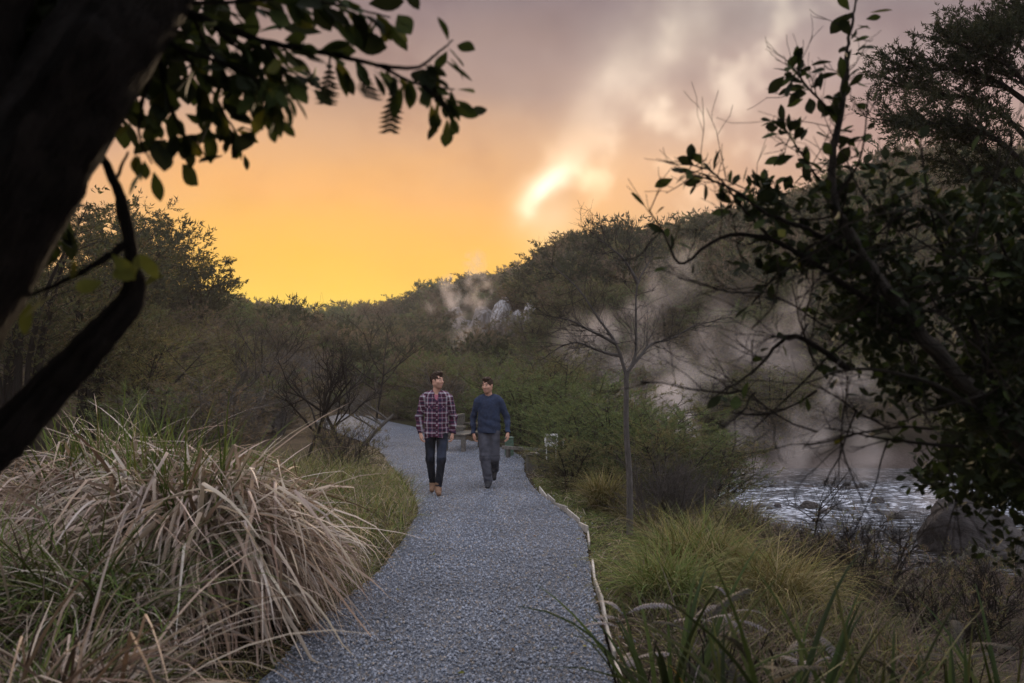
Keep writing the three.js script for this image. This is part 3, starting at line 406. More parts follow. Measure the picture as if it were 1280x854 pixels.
// small ferns with pale dead fronds
function frondGeo(len, pairs, wid, col, R, curl = 0.8) { const b = new MB(), pts = curvePts(V(0, 0, 0), V(0.25, 1, 0), len, 8, 0, R, 0.05); pts.forEach((p, k) => { const t = k / 8; p.x += curl * len * t * t * 0.6; p.y -= curl * len * t * t * 0.35; }); b.tube(pts, taper(8, 0.0035, 0.001), 3, col.map((q) => q * 0.6), false); const cv = new THREE.CatmullRomCurve3(pts); for (let k = 0; k < pairs; k++) { const t = 0.15 + 0.85 * k / pairs, p = cv.getPoint(t), T = cv.getTangent(t), L = wid * Math.sin(Math.PI * Math.pow(1 - 0.93 * (t - 0.1), 0.9)) * (0.9 + 0.2 * R()) + 0.006; for (const s of [-1, 1]) { const D = V(0, 0, s).addScaledVector(T, 0.75).add(V(0, -0.2 * R(), 0)).normalize(), q = [p.clone(), p.clone().addScaledVector(D, L * 0.5), p.clone().addScaledVector(D, L).add(V(0, -L * 0.15, 0))]; b.ribbon(q, [len / pairs * 0.55, len / pairs * 0.6, 0.001], T, jit(col, 0.2, R)); } } return b.geo(); }
{
  const R = rng(61), kinds = [frondGeo(0.42, 15, 0.055, [0.24, 0.215, 0.22], R), frondGeo(0.36, 13, 0.05, [0.17, 0.15, 0.15], R, 1.1), frondGeo(0.45, 16, 0.06, [0.05, 0.045, 0.035], R, 0.6)];
  [[868, 3.9, 'small fern with pale lilac grey fronds by the path edging', 0], [905, 4.6, 'fern with tall banded grey fronds before the yellow tussock', 1], [1010, 4.1, 'dead grey fern behind the tall strap leaves', 1], [778, 4.2, 'low dead fern against the edging board', 0], [1120, 3.6, 'dark brown fern on the stream slope', 2], [935, 3.4, 'dark stalked fern between the strap leaved plants', 2], [1190, 4.4, 'brown upright fern before the boulder', 2]].forEach(([px, d, label, kind]) => { const g = thing('fern', label, 'fern', onLand(px, d)); const n = 7; for (let k = 0; k < n; k++) { const m = mesh('frond', kinds[R() < 0.75 ? kind : 2], bladeMat, g); m.rotation.set((R() - 0.5) * 0.5, k / n * 6.283 + R() * 0.5, -0.2 - R() * 0.55); m.scale.setScalar(0.4 + R() * 0.45); m.position.y = 0.35 + 0.3 * R(); } const b = new MB(); for (let k = 0; k < 5; k++) b.tube(curvePts(V((R() - 0.5) * 0.08, -0.03, (R() - 0.5) * 0.08), V((R() - 0.5) * 0.6, 1, (R() - 0.5) * 0.6), 0.6, 3, 0, R), taper(3, 0.006, 0.004), 4, barkC); mesh('stalk', b.geo(), woodMat, g); });
}
// ---------- bare trees ----------
function branch(b, a, dir, len, rad, depth, R, o) {
  const n = depth > 1 ? 5 : 3, pts = curvePts(a, dir, len, n, o.bend ?? 0.15, R, o.wob ?? 0.3); b.tube(pts, taper(n, rad, Math.max(0.0012, rad * 0.55)), depth > 2 ? 6 : 4, jit(o.col, 0.12, R), false);
  if (depth <= 0) return; const kids = depth === 1 ? (o.fine ?? 3) : (o.kids ?? 4);
  for (let k = 0; k < kids; k++) { const t = 0.3 + 0.7 * (k + R()) / kids, i = Math.min(n - 1, Math.floor(t * n)), p = pts[i].clone().lerp(pts[i + 1], t * n - i), T = pts[i + 1].clone().sub(pts[i]).normalize(), D = T.clone().add(V(R() - 0.5, R() * 0.7 - 0.2, R() - 0.5).normalize().multiplyScalar(o.split ?? 0.9)); branch(b, p, D, len * (0.42 + 0.28 * R()), rad * 0.5, depth - 1, R, o); }
}
{
  const R = rng(71), D = 9.35, base = at(787, 665, D), g = thing('bare_sapling', 'slender leafless sapling forking high beside the path turf', 'tree', V(base.x, land(base.x, -D) - 0.03, -D));
  const loc = (px, py, dz = 0) => at(px, py, D + dz).sub(g.position), grow = (pts, r0, r1, name) => { const cv = new THREE.CatmullRomCurve3(pts).getPoints(12), b = new MB(); b.tube(cv, taper(12, r0, r1), 8, [0.19, 0.172, 0.158], false); const o = { col: [0.13, 0.115, 0.105], kids: 4, fine: 3, split: 0.95, bend: 0.25 }; const m0 = b; mesh(name, m0.geo(), woodMat, g); return cv; };
  const tr = grow([V(0, -0.05, 0), loc(787, 600), loc(783, 540), loc(783, 468)], 0.043, 0.03, 'trunk');
  const limbs = [[[783, 470], [770, 430], [748, 398], [722, 360], [690, 332], 0], [[783, 470], [794, 445], [795, 405], [797, 355], [815, 322], 0.25], [[784, 465], [798, 448], [815, 430], [838, 424], [870, 405], 0.4], [[770, 430], [752, 420], [735, 412], [712, 400], [690, 396], -0.4], [[797, 355], [790, 340], [778, 322], [766, 312], [750, 300], -0.2], [[776, 445], [760, 442], [742, 436], [722, 428], [705, 432], 0.5]];
  for (const L of limbs) { const dz = L[5], pts = L.slice(0, 5).map(([x, y], k) => loc(x, y, dz * k / 4)), cv = grow(pts, 0.022, 0.006, 'limb'), b = new MB(); for (let k = 3; k <= 12; k++) for (let q = 0; q < 2; q++) { const T = cv[Math.min(12, k + 1)].clone().sub(cv[k - 1]).normalize(); branch(b, cv[k], T.add(V(R() - 0.5, R() * 0.8 - 0.4, R() - 0.5).normalize().multiplyScalar(1.1)), 0.2 + 0.3 * R(), 0.0042, 2, R, { col: [0.10, 0.088, 0.08], kids: 4, fine: 4, split: 1.0, bend: 0.0, wob: 0.4 }); } const m = mesh('twigs', b.geo(), woodMat, g); m.userData.kind = 'stuff'; }
}
function deadTree(label, px, d, h, seed, o = {}) { const R = rng(seed), g = thing('dead_tree', label, 'tree', onLand(px, d), 0), b = new MB(), p = curvePts(V(0, -0.05, 0), V(o.lean ?? 0.2, 1, 0.1), h * 0.55, 6, 0, R, 0.3); b.tube(p, taper(6, o.r ?? 0.05, (o.r ?? 0.05) * 0.6), 7, o.col ?? [0.05, 0.042, 0.036], false); mesh('trunk', b.geo(), woodMat, g); for (let k = 0; k < (o.limbs ?? 5); k++) { const m = new MB(), q = p[3 + Math.floor(R() * 3.99)], a = R() * 6.28; branch(m, q, V(Math.cos(a), 0.7, Math.sin(a) * 0.7), h * 0.45, (o.r ?? 0.05) * 0.5, 3, R, { col: o.col ?? [0.05, 0.042, 0.036], kids: 4, fine: 3, split: 1.0, bend: 0.1 }); mesh('limb', m.geo(), woodMat, g); } return g; }
deadTree('crooked dark dead tree on the bank where the path bends', 386, 16, 2.4, 81, { lean: 0.1, limbs: 6 });
deadTree('dark dead tree leaning over the far gravel bend', 437, 19, 2.6, 82, { lean: -0.9, limbs: 6 });
deadTree('pale grey snag beside the far gravel bend', 452, 21, 2.2, 83, { lean: 0.8, r: 0.06, col: [0.2, 0.18, 0.16], limbs: 4 });
deadTree('upright dead tree in the scrub behind the path', 470, 31, 4.2, 84, { limbs: 7 });
deadTree('many branched dead tree in brown scrub on the left', 330, 27, 3.4, 85, { limbs: 7 });
deadTree('thin grey dead tree against the left slope', 268, 18, 2.4, 86, { col: [0.13, 0.115, 0.10] });
deadTree('twisted dead bush on the stream bank beside the foam', 905, 15.6, 1.5, 87, { r: 0.03, limbs: 7 });
deadTree('spindly dead bush standing in front of the white riffle', 1012, 15.2, 1.4, 88, { r: 0.02, limbs: 7 });
deadTree('bare grey bush on the mud between riffle and boulder', 1105, 12.4, 1.2, 89, { r: 0.02, limbs: 7 });
// bare twiggy shrub at the inside of the bend, and the grey thicket under the sapling
{
  const mk = (name, label, px, d, r, h, n, col, seed, leafy) => { const R = rng(seed), g = thing(name, label, 'shrub', onLand(px, d)); for (let k = 0; k < n; k++) { const b = new MB(), a = R() * 6.28, rr = R(); branch(b, V(Math.cos(a) * 0.1, -0.02, Math.sin(a) * 0.1), V(Math.cos(a) * rr * r / h * 1.2, 1, Math.sin(a) * rr * r / h * 1.2), h * (0.55 + 0.3 * R()), 0.011, 3, R, { col, kids: 4, fine: 4, split: 1.0, bend: -0.1, wob: 0.45 }); mesh('stem', b.geo(), woodMat, g); } if (leafy) { const b = new MB(); for (let k = 0; k < leafy; k++) { const a = R() * 6.28, q = Math.sqrt(R()) * r, p = V(Math.cos(a) * q, h * (0.35 + 0.6 * R()), Math.sin(a) * q); needles(b, [p, p.clone().add(V(R() - 0.5, R(), R() - 0.5).multiplyScalar(0.25))], 16, 0.05, 0.009, [...olive, ...brown], R); } const m = mesh('foliage', b.geo(false), needleMat, g); m.userData.kind = 'stuff'; } return g; };
  mk('twiggy_shrub', 'thin twiggy shrub on the bank inside the gravel bend', 440, 14.0, 0.7, 0.95, 12, [0.085, 0.072, 0.062], 91, 120);
  mk('twiggy_shrub', 'bare twiggy shrub at the path side below the dead trees', 415, 17.0, 0.8, 1.0, 10, [0.10, 0.09, 0.08], 92, 40);
  mk('dead_thicket', 'tangled grey dead thicket around the foot of the sapling', 822, 10.3, 0.75, 0.95, 26, [0.17, 0.15, 0.135], 93, 0);
  mk('dead_thicket', 'grey dead twigs at the skirt of the manuka', 855, 11.4, 0.8, 0.8, 20, [0.14, 0.125, 0.11], 94, 30);
  mk('twiggy_shrub', 'half bare dark shrub on the stream slope beside the boulder', 1090, 9.0, 0.6, 1.0, 12, [0.05, 0.042, 0.037], 95, 30);
  mk('twiggy_shrub', 'low dark twiggy shrub on the bank below the overhanging bush', 1165, 7.4, 0.7, 0.95, 14, [0.05, 0.042, 0.037], 97, 70);
  mk('twiggy_shrub', 'dark tangled shrub on the bank in front of the rounded boulder', 1225, 9.2, 0.7, 0.9, 14, [0.045, 0.038, 0.034], 98, 90);
  mk('twiggy_shrub', 'sparse brown shrub between the golden tussocks and the stream', 1030, 8.2, 0.6, 0.8, 12, [0.07, 0.058, 0.05], 99, 50);
  mk('twiggy_shrub', 'dark leafy shrub overhanging the left end of the riffle', 862, 14.2, 1.0, 1.35, 12, [0.045, 0.038, 0.033], 96, 320);
}
// where a line of sight meets the land
function hitLand(px, py, d0 = 3) { for (let d = d0; d < 260; d += 0.25) { const p = at(px, py, d); if (p.y < land(p.x, p.z)) return p; } return at(px, py, 200); }
// ---------- broad leaves ----------
function leafGeo(col, w, fold, curl, R) { const b = new MB(), n = 6, pts = [], ws = []; for (let k = 0; k <= n; k++) { const t = k / n; pts.push(V(0, curl * t * t, t)); ws.push(w * (k === 0 ? 0.06 : k === n ? 0.08 : Math.pow(Math.sin(Math.PI * Math.pow(t, 1.25)), 0.75))); } const c = pts.map(() => jit(col, 0.12, R)); b.ribbon(pts, ws, V(1, 0, 0), c, fold); return b.geo(); }
const RL = rng(501);
const darkLeaves = [], greenLeaves = [], sunLeaves = [], fallen = [];
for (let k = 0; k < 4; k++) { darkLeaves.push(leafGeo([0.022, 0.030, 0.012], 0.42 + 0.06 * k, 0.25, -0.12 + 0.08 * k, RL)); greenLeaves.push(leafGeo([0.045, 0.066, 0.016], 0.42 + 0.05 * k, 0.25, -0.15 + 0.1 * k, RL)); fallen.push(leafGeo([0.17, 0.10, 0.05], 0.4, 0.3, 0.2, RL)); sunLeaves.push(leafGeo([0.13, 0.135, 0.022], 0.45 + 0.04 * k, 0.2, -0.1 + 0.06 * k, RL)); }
function leafMatrix(p, dir, roll, L, M = new THREE.Matrix4()) { const z = dir.clone().normalize(), x = V(z.z, 0.001, -z.x).normalize(), y = V(0, 0, 0).crossVectors(z, x), c = Math.cos(roll), s = Math.sin(roll), X = x.clone().multiplyScalar(c).addScaledVector(y, s), Y = V(0, 0, 0).crossVectors(z, X); return M.makeBasis(X.multiplyScalar(L), Y.multiplyScalar(L), z.multiplyScalar(L)).setPosition(p); }
function putLeaf(parent, p, dir, roll, L, geo, name = 'leaf') { const m = mesh(name, geo, leafMat, parent); m.matrixAutoUpdate = true; leafMatrix(p, dir, roll, L).decompose(m.position, m.quaternion, m.scale); return m; }
function bulkLeaves(list) { const b = new MB(); const p = V(0, 0, 0); for (const [M, g] of list) { const P = g.attributes.position, C = g.attributes.color, st = b.p.length / 3; for (let k = 0; k < P.count; k++) { p.fromBufferAttribute(P, k).applyMatrix4(M); b.v(p.x, p.y, p.z, [C.getX(k), C.getY(k), C.getZ(k)]); } for (let k = 0; k < g.index.count; k++) b.i.push(st + g.index.getX(k)); } return b.geo(); }
function twig(parent, pts, r0, r1, col, name = 'branch', sides = 7) { const cv = new THREE.CatmullRomCurve3(pts), n = Math.max(8, pts.length * (r0 > 0.04 ? 10 : 4)), q = cv.getPoints(n), b = new MB(); for (let k = 1; k < n; k++) q[k].add(V(RL() - 0.5, RL() - 0.5, RL() - 0.5).multiplyScalar(Math.min(r0 * 0.5, 0.006))); b.tube(q, taper(n, r0, r1), r0 > 0.04 ? sides * 2 : sides, col); if (r0 > 0.04) for (let k = 0; k < b.p.length; k += 3) { const x = b.p[k], y = b.p[k + 1], z = b.p[k + 2], f = r0 * 0.5 * fbm(x * 9, y * 3.5, z * 9, 4); b.p[k] += f; b.p[k + 1] += f * 0.5; b.p[k + 2] += f; } mesh(name, b.geo(), woodMat, parent); return cv; }
function leavesAlong(parent, cv, count, t0, L, sets, R, droop = 0.5, out = 0.05) { for (let k = 0; k < count; k++) { const t = lerp(t0, 1, (k + R()) / count), p = cv.getPoint(Math.min(1, t)), T = cv.getTangent(Math.min(0.999, t)), D = V(R() - 0.5, R() - 0.5 - droop * 0.5, R() - 0.5).normalize().multiplyScalar(1.0).addScaledVector(T, 0.5 + 0.3 * R()); const q = R(), set = q < sets[0] ? darkLeaves : q < sets[1] ? greenLeaves : sunLeaves; p.addScaledVector(D.clone().normalize(), out * R()); putLeaf(parent, p, D, (R() - 0.5) * 2.4, L * (0.7 + 0.6 * R()), set[Math.floor(R() * 4)]); } }
// ---------- leaning tree at the left ----------
{
  const R = rng(511), O = V(-2.25, land(-2.25, -1.9), -1.9), g = thing('leaning_tree', 'dark leaning tree with hanging broad leaves arching over the sedge', 'tree', O);
  const P = (px, py, d) => at(px, py, d).sub(O), bark = [0.022, 0.018, 0.016];
  twig(g, [V(-0.05, -0.1, 0), P(-230, 690, 1.85), P(-105, 450, 1.75), P(0, 262, 1.75), P(85, 120, 1.8), P(170, -5, 1.9), P(280, -170, 2.1), P(400, -420, 2.4)], 0.15, 0.10, bark, 'trunk', 14);
  twig(g, [P(-215, 690, 1.85), P(-20, 570, 1.85), P(60, 490, 1.88), P(125, 420, 1.9), P(165, 372, 1.94), P(166, 345, 1.94)], 0.062, 0.024, bark, 'limb', 10);
  const stem = twig(g, [P(165, 372, 1.94), P(164, 310, 1.94), P(152, 250, 1.95), P(132, 205, 1.96), P(108, 172, 1.98)], 0.019, 0.008, bark, 'branch');
  twig(g, [P(164, 310, 1.94), P(150, 270, 2.0), P(146, 225, 2.05), P(160, 190, 2.08)], 0.01, 0.003, bark);
  twig(g, [P(163, 300, 1.94), P(140, 318, 1.9), P(95, 345, 1.85), P(30, 372, 1.8)], 0.012, 0.004, bark);
  twig(g, [P(-105, 450, 1.75), P(-85, 200, 1.7), P(-20, 30, 1.75), P(40, -60, 1.8)], 0.09, 0.05, bark, 'limb', 10);
  twig(g, [P(0, 262, 1.75), P(-20, 150, 1.7), P(-10, 40, 1.7), P(40, -80, 1.75)], 0.07, 0.05, bark, 'limb', 10);
  const lv = [[[205, 5], [262, 28], [330, 52], [405, 66], [470, 82], [530, 108], [568, 112]], [[470, 82], [520, 85], [548, 66], [566, 50]], [[530, 108], [556, 132], [566, 150]], [[205, 5], [300, 2], [370, -2], [440, 10], [488, 22]], [[200, 40], [235, 75], [262, 110], [285, 150], [300, 172]], [[225, 62], [275, 78], [320, 100], [338, 140]], [[200, 60], [205, 110], [220, 150], [238, 178]], [[262, 28], [300, 62], [350, 84], [385, 100]], [[190, 90], [178, 130], [175, 175], [190, 205]], [[240, 20], [262, 62], [296, 92], [330, 112]], [[330, 52], [352, 90], [350, 118]]];
  lv.forEach((pl, i) => { const d0 = 1.95, cv = twig(g, pl.map(([x, y], k) => P(x, y, d0 + 0.06 * k + 0.1 * ((i * 37) % 5 - 2) * k / pl.length)), i ? 0.006 : 0.012, 0.0022, bark, 'branch', 5); leavesAlong(g, cv, [60, 14, 11, 44, 34, 34, 20, 34, 12, 34, 20][i], i === 0 ? 0.12 : 0.25, i > 3 ? 0.064 : 0.07, [0.35, 0.82], R, 0.7, 0.05); });
  // pinnate leaves hanging from the same spray
  const fr = frondGeo(0.17, 9, 0.036, [0.022, 0.026, 0.011], R, 0.3);
  [[412, 72, 0.05], [455, 84, -0.12], [492, 96, 0.2], [378, 62, -0.3]].forEach(([x, y, r]) => { const m = mesh('pinnate_leaf', fr, bladeMat, g); m.position.copy(P(x, y, 2.12)); m.rotation.set(Math.PI + r * 0.9, 1.3 + r * 1.6, r * 1.2); m.scale.setScalar(0.85 + 0.3 * R()); });
  // yellowing leaves close to the limb
  [[140, 318, 1.4], [188, 322, 1.5], [172, 335, 1.45], [128, 352, 1.35], [205, 345, 1.55], [150, 300, 1.5], [60, 372, 1.3], [90, 330, 1.4], [38, 378, 1.35], [175, 318, 1.4]].forEach(([x, y, d]) => putLeaf(g, P(x, y, d + 0.45), V(R() - 0.5, -0.3, R() - 0.2), R() * 3, 0.075, sunLeaves[Math.floor(R() * 4)], 'yellow_leaf'));
  // dense crown in the corner and overhead
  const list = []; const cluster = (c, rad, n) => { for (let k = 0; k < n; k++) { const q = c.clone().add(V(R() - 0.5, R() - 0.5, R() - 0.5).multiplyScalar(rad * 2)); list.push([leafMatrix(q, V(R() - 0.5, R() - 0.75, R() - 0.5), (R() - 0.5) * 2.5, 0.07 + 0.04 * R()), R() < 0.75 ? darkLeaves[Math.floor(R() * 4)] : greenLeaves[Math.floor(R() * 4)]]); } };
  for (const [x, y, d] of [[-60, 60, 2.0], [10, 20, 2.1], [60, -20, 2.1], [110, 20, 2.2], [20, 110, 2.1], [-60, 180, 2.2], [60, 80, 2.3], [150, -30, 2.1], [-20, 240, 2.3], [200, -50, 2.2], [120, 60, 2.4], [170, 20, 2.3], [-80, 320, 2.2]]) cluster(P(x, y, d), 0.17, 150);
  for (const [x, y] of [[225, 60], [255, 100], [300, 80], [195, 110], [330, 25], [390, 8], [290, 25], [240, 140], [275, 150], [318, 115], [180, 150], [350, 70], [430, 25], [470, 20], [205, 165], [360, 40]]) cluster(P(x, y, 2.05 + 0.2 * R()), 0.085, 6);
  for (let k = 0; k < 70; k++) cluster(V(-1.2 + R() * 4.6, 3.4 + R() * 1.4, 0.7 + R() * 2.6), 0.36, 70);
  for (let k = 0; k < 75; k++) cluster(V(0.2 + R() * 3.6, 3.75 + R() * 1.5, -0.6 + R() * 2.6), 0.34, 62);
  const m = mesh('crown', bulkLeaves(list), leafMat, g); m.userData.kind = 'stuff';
}
// ---------- broad leaved bush at the right ----------
{
  const R = rng(521), O = V(3.0, land(3.0, -3.3) - 0.05, -3.3), g = thing('overhanging_bush', 'tall dark broad leaved bush with a long shoot hanging over the stream', 'bush', O), P = (px, py, d) => at(px, py, d).sub(O), bark = [0.05, 0.042, 0.037], pale = [0.13, 0.115, 0.10];
  const L = [[[0], [1480, 900, 3.3], [1380, 700, 3.2], [1262, 540, 3.1], [1158, 425, 3.05], [1085, 330, 3.0], [1042, 250, 3.0], [1050, 150, 3.0], [1062, 60, 3.0], [1072, -15, 3.0]], [[1085, 330, 3.0], [1020, 292, 2.95], [962, 268, 2.9], [905, 232, 2.9], [850, 214, 2.9]], [[1158, 425, 3.05], [1050, 352, 3.0], [965, 300, 2.95], [900, 297, 2.9], [850, 330, 2.9], [832, 296, 2.9], [812, 262, 2.9]], [[1262, 540, 3.1], [1160, 478, 3.0], [1062, 462, 2.95], [1000, 482, 2.9]], [[1062, 462, 2.95], [990, 420, 2.95], [945, 462, 2.9], [888, 500, 2.9]], [[1262, 540, 3.1], [1215, 400, 3.2], [1165, 270, 3.2], [1150, 170, 3.2]], [[1380, 700, 3.2], [1300, 420, 3.2], [1235, 270, 3.2], [1200, 190, 3.2]], [[1380, 700, 3.2], [1255, 570, 3.0], [1130, 552, 2.95], [1030, 535, 2.9]], [[1050, 150, 3.0], [1010, 110, 3.0], [990, 82, 3.0]], [[1042, 250, 3.0], [1000, 190, 3.0], [975, 150, 3.0]], [[1042, 250, 3.0], [1075, 200, 2.95], [1085, 120, 2.95]], [[1085, 330, 3.0], [1035, 300, 3.05], [985, 330, 3.05], [940, 380, 3.05]], [[965, 300, 2.95], [930, 262, 2.95], [890, 215, 2.95], [860, 205, 2.95]]];
  L.forEach((pl, i) => { const pts = pl.map((q) => q.length === 1 ? V(0, -0.05, 0) : P(...q)), cv = twig(g, pts, i === 0 ? 0.045 : i < 8 ? 0.012 : 0.006, 0.002, i === 3 || i === 0 ? pale : bark, i === 0 ? 'trunk' : 'branch', 6); leavesAlong(g, cv, [84, 30, 12, 10, 8, 30, 24, 8, 34, 34, 8, 22, 18][i], i === 0 ? 0.5 : i === 2 ? 0.6 : 0.3, i === 0 || i > 7 ? 0.066 : 0.058, [0.55, 0.94], R, 0.2, 0.06); const b = new MB(); for (let k = 0; k < (i === 0 ? 26 : 9); k++) branch(b, cv.getPoint(0.3 + 0.7 * R()), V(R() - 0.6, R() - 0.45, R() - 0.5), 0.06 + 0.11 * R(), 0.0025, 1, R, { col: bark, fine: 3, wob: 0.5 }); mesh('twigs', b.geo(), woodMat, g).userData.kind = 'stuff'; });
  { const b = new MB(); for (let k = 0; k < 60; k++) { const x = 930 + R() * 330, y = 260 + R() * 280; branch(b, P(x, y, 2.85 + R() * 0.3), V(R() - 0.7, R() - 0.5, R() - 0.5), 0.25 + 0.3 * R(), 0.0045, 2, R, { col: R() < 0.35 ? pale : bark, kids: 3, fine: 2, wob: 0.55, split: 1 }); } mesh('twigs', b.geo(), woodMat, g).userData.kind = 'stuff'; }
  // hanging dead twigs
  for (const [x, y, d] of [[1060, 470, 2.95], [1110, 550, 2.95], [1050, 545, 2.92], [1180, 560, 3.0], [1225, 570, 3.0]]) { const b = new MB(); branch(b, P(x, y, d), V(R() - 0.6, -1, 0.2 * R()), 0.4, 0.004, 2, R, { col: bark, kids: 3, fine: 2, bend: -0.3 }); mesh('dead_twig', b.geo(), woodMat, g); }
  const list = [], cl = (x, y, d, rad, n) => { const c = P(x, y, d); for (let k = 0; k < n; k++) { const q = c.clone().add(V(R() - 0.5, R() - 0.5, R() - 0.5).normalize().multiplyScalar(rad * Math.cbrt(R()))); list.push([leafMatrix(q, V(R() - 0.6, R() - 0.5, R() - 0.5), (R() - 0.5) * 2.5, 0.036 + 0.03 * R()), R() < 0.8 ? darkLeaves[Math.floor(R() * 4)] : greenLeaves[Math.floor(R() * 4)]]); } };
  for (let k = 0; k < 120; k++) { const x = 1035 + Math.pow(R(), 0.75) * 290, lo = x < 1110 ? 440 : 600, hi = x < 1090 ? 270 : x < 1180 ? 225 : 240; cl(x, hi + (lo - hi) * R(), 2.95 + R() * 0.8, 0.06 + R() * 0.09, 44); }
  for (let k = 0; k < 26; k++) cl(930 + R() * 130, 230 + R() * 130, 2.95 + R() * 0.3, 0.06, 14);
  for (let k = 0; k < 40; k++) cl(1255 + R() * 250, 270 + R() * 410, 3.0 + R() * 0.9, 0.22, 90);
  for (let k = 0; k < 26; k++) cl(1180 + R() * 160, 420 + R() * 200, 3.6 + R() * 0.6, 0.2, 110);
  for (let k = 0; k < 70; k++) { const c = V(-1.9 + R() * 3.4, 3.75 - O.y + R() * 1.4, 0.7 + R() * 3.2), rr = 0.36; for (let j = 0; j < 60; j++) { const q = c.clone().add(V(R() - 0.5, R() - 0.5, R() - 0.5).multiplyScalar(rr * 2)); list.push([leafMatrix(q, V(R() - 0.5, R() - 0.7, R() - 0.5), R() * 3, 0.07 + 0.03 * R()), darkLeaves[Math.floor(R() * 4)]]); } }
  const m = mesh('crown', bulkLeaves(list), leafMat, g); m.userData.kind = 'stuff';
}
// ---------- fine leaved trees ----------
{
  const R = rng(531), O = onLand(1335, 8.6), g = thing('kanuka_tree', 'dark layered fine leaved tree rising behind the overhanging bush', 'tree', O), P = (px, py, d) => at(px, py, d).sub(O), bark = [0.03, 0.025, 0.022];
  twig(g, [V(0, -0.1, 0), P(1340, 420, 8.6), P(1320, 250, 8.6), P(1335, 90, 8.6), P(1325, -60, 8.6)], 0.11, 0.04, bark, 'trunk', 9);
  const leaf = new MB();
  [[[1325, 200], [1270, 90], [1190, 52]], [[1325, 160], [1230, 95], [1125, 84]], [[1325, 220], [1240, 135], [1120, 105]], [[1322, 250], [1230, 165], [1118, 152]], [[1322, 290], [1250, 205], [1150, 150]], [[1330, 120], [1290, 40], [1230, 35]], [[1330, 60], [1290, 20], [1250, 50]], [[1322, 320], [1270, 240], [1190, 205]], [[1330, 200], [1380, 60], [1450, 20]], [[1330, 100], [1360, -60], [1300, -110]]].forEach((pl, i) => { const dz = (i % 3 - 1) * 0.5, cv = twig(g, pl.map(([x, y], k) => P(x, y, 8.6 + dz * k / 2)), 0.04, 0.006, bark, 'limb', 6), b = new MB(); for (let k = 0; k < 44; k++) { const t = 0.3 + 0.7 * (k + R()) / 44, p = cv.getPoint(Math.min(1, t)), tp = curvePts(p, cv.getTangent(Math.min(0.99, t)).add(V((R() - 0.5) * 1.6, (R() - 0.4) * 0.7, (R() - 0.5) * 1.8)), 0.3 + 0.3 * R(), 4, 0, R, 0.35); b.tube(tp, taper(4, 0.007, 0.002), 3, bark, false); needles(leaf, tp, 46, 0.05, 0.013, dark, R); for (let u = 0; u < 4; u++) { const s2 = curvePts(tp[1 + Math.floor(R() * 3.9)], V(R() - 0.6, R() - 0.35, R() - 0.5), 0.12 + 0.14 * R(), 3, 0, R, 0.4); needles(leaf, s2, 34, 0.045, 0.012, dark, R); } } mesh('twigs', b.geo(), woodMat, g).userData.kind = 'stuff'; });
  const m = mesh('foliage', leaf.geo(false), needleMat, g); m.userData.kind = 'stuff';
}
{
  const R = rng(541), o = { h: 5.2, r: 2.3, stems: 9, twigs: 15, sub: 4, n: 22, len: 0.13, wid: 0.035, bark: [0.03, 0.025, 0.022], thick: 0.09, bare: 0.2, cols: dark.map((c) => c.map((q) => q * 1.35)) };
  const A = shrub(542, o), B = shrub(543, { ...o, h: 4.4, r: 1.9, len: 0.16, wid: 0.05, n: 16, rise: 0.5 }), C = shrub(544, { ...o, cols: olive.map((c) => c.map((q) => q * 0.55)), h: 4.8, r: 2.2, n: 14, len: 0.1, wid: 0.04 });
  [[205, 38, 6.4, A, 'dark dense tree on the skyline above the left slope'], [245, 40, 5.0, B, 'smaller dark tree leaning out from the left skyline'], [168, 34, 6.0, B, 'dark tree behind the leaning trunk on the slope'], [110, 17.5, 4.7, C, 'tall loose leaved tree behind the broken limb'], [20, 15, 5.2, C, 'thick dull green tree at the top of the left slope'], [178, 21, 3.3, C, 'small round headed tree below the left skyline'], [130, 30, 6.0, A, 'broad dark tree uphill of the loose leaved tree']].forEach(([px, d, h, geo, label]) => { const hh = geo === A ? 5.2 : geo === B ? 4.4 : 4.8, s = h / hh; plant('slope_tree', geo, label, 'tree', onLand(px, d), R() * 6.28, undefined, s); });
}
// ---------- steaming cliffs, boulders, mud ----------
function rockGeo(seed, sx, sy, sz, col, amp = 0.25, detail = 4, pale) { let g = new THREE.IcosahedronGeometry(1, detail * 4); g.deleteAttribute('normal'); g.deleteAttribute('uv'); g = mergeVertices(g, 1e-4); const uv = []; const P = g.attributes.position, C = []; for (let k = 0; k < P.count; k++) { const x = P.getX(k), y = P.getY(k), z = P.getZ(k), n = fbm(x * 1.3 + seed, y * 1.3, z * 1.3, 4), n2 = Math.abs(fbm(x * 3 + seed, y * 2, z * 3, 3)), s = 1 + amp * n * 2 - amp * 0.5 * n2; P.setXYZ(k, x * sx * s, Math.max(-0.5, y) * sy * s, z * sz * s); const f = pale ? ss(-0.15, 0.2, fbm(x * 5 + seed, y * 1.2, z * 5, 3)) : 0, q = 0.8 + 0.7 * fbm(x * 6, y * 6 + seed, z * 6, 3); C.push(...col.map((c, i) => lerp(c, pale ? pale[i] : c, f) * q)); } for (let k = 0; k < P.count; k++) uv.push((P.getX(k) + P.getZ(k) * 0.6) * 0.8, (P.getY(k) + P.getZ(k) * 0.5) * 0.8); g.setAttribute('uv', new THREE.Float32BufferAttribute(uv, 2)); g.setAttribute('color', new THREE.Float32BufferAttribute(C, 3)); g.computeVertexNormals(); return g; }
const rockMat = new THREE.MeshStandardMaterial({ name: 'stone', vertexColors: true, roughness: 0.85, bumpMap: grain, bumpScale: 0.02 });
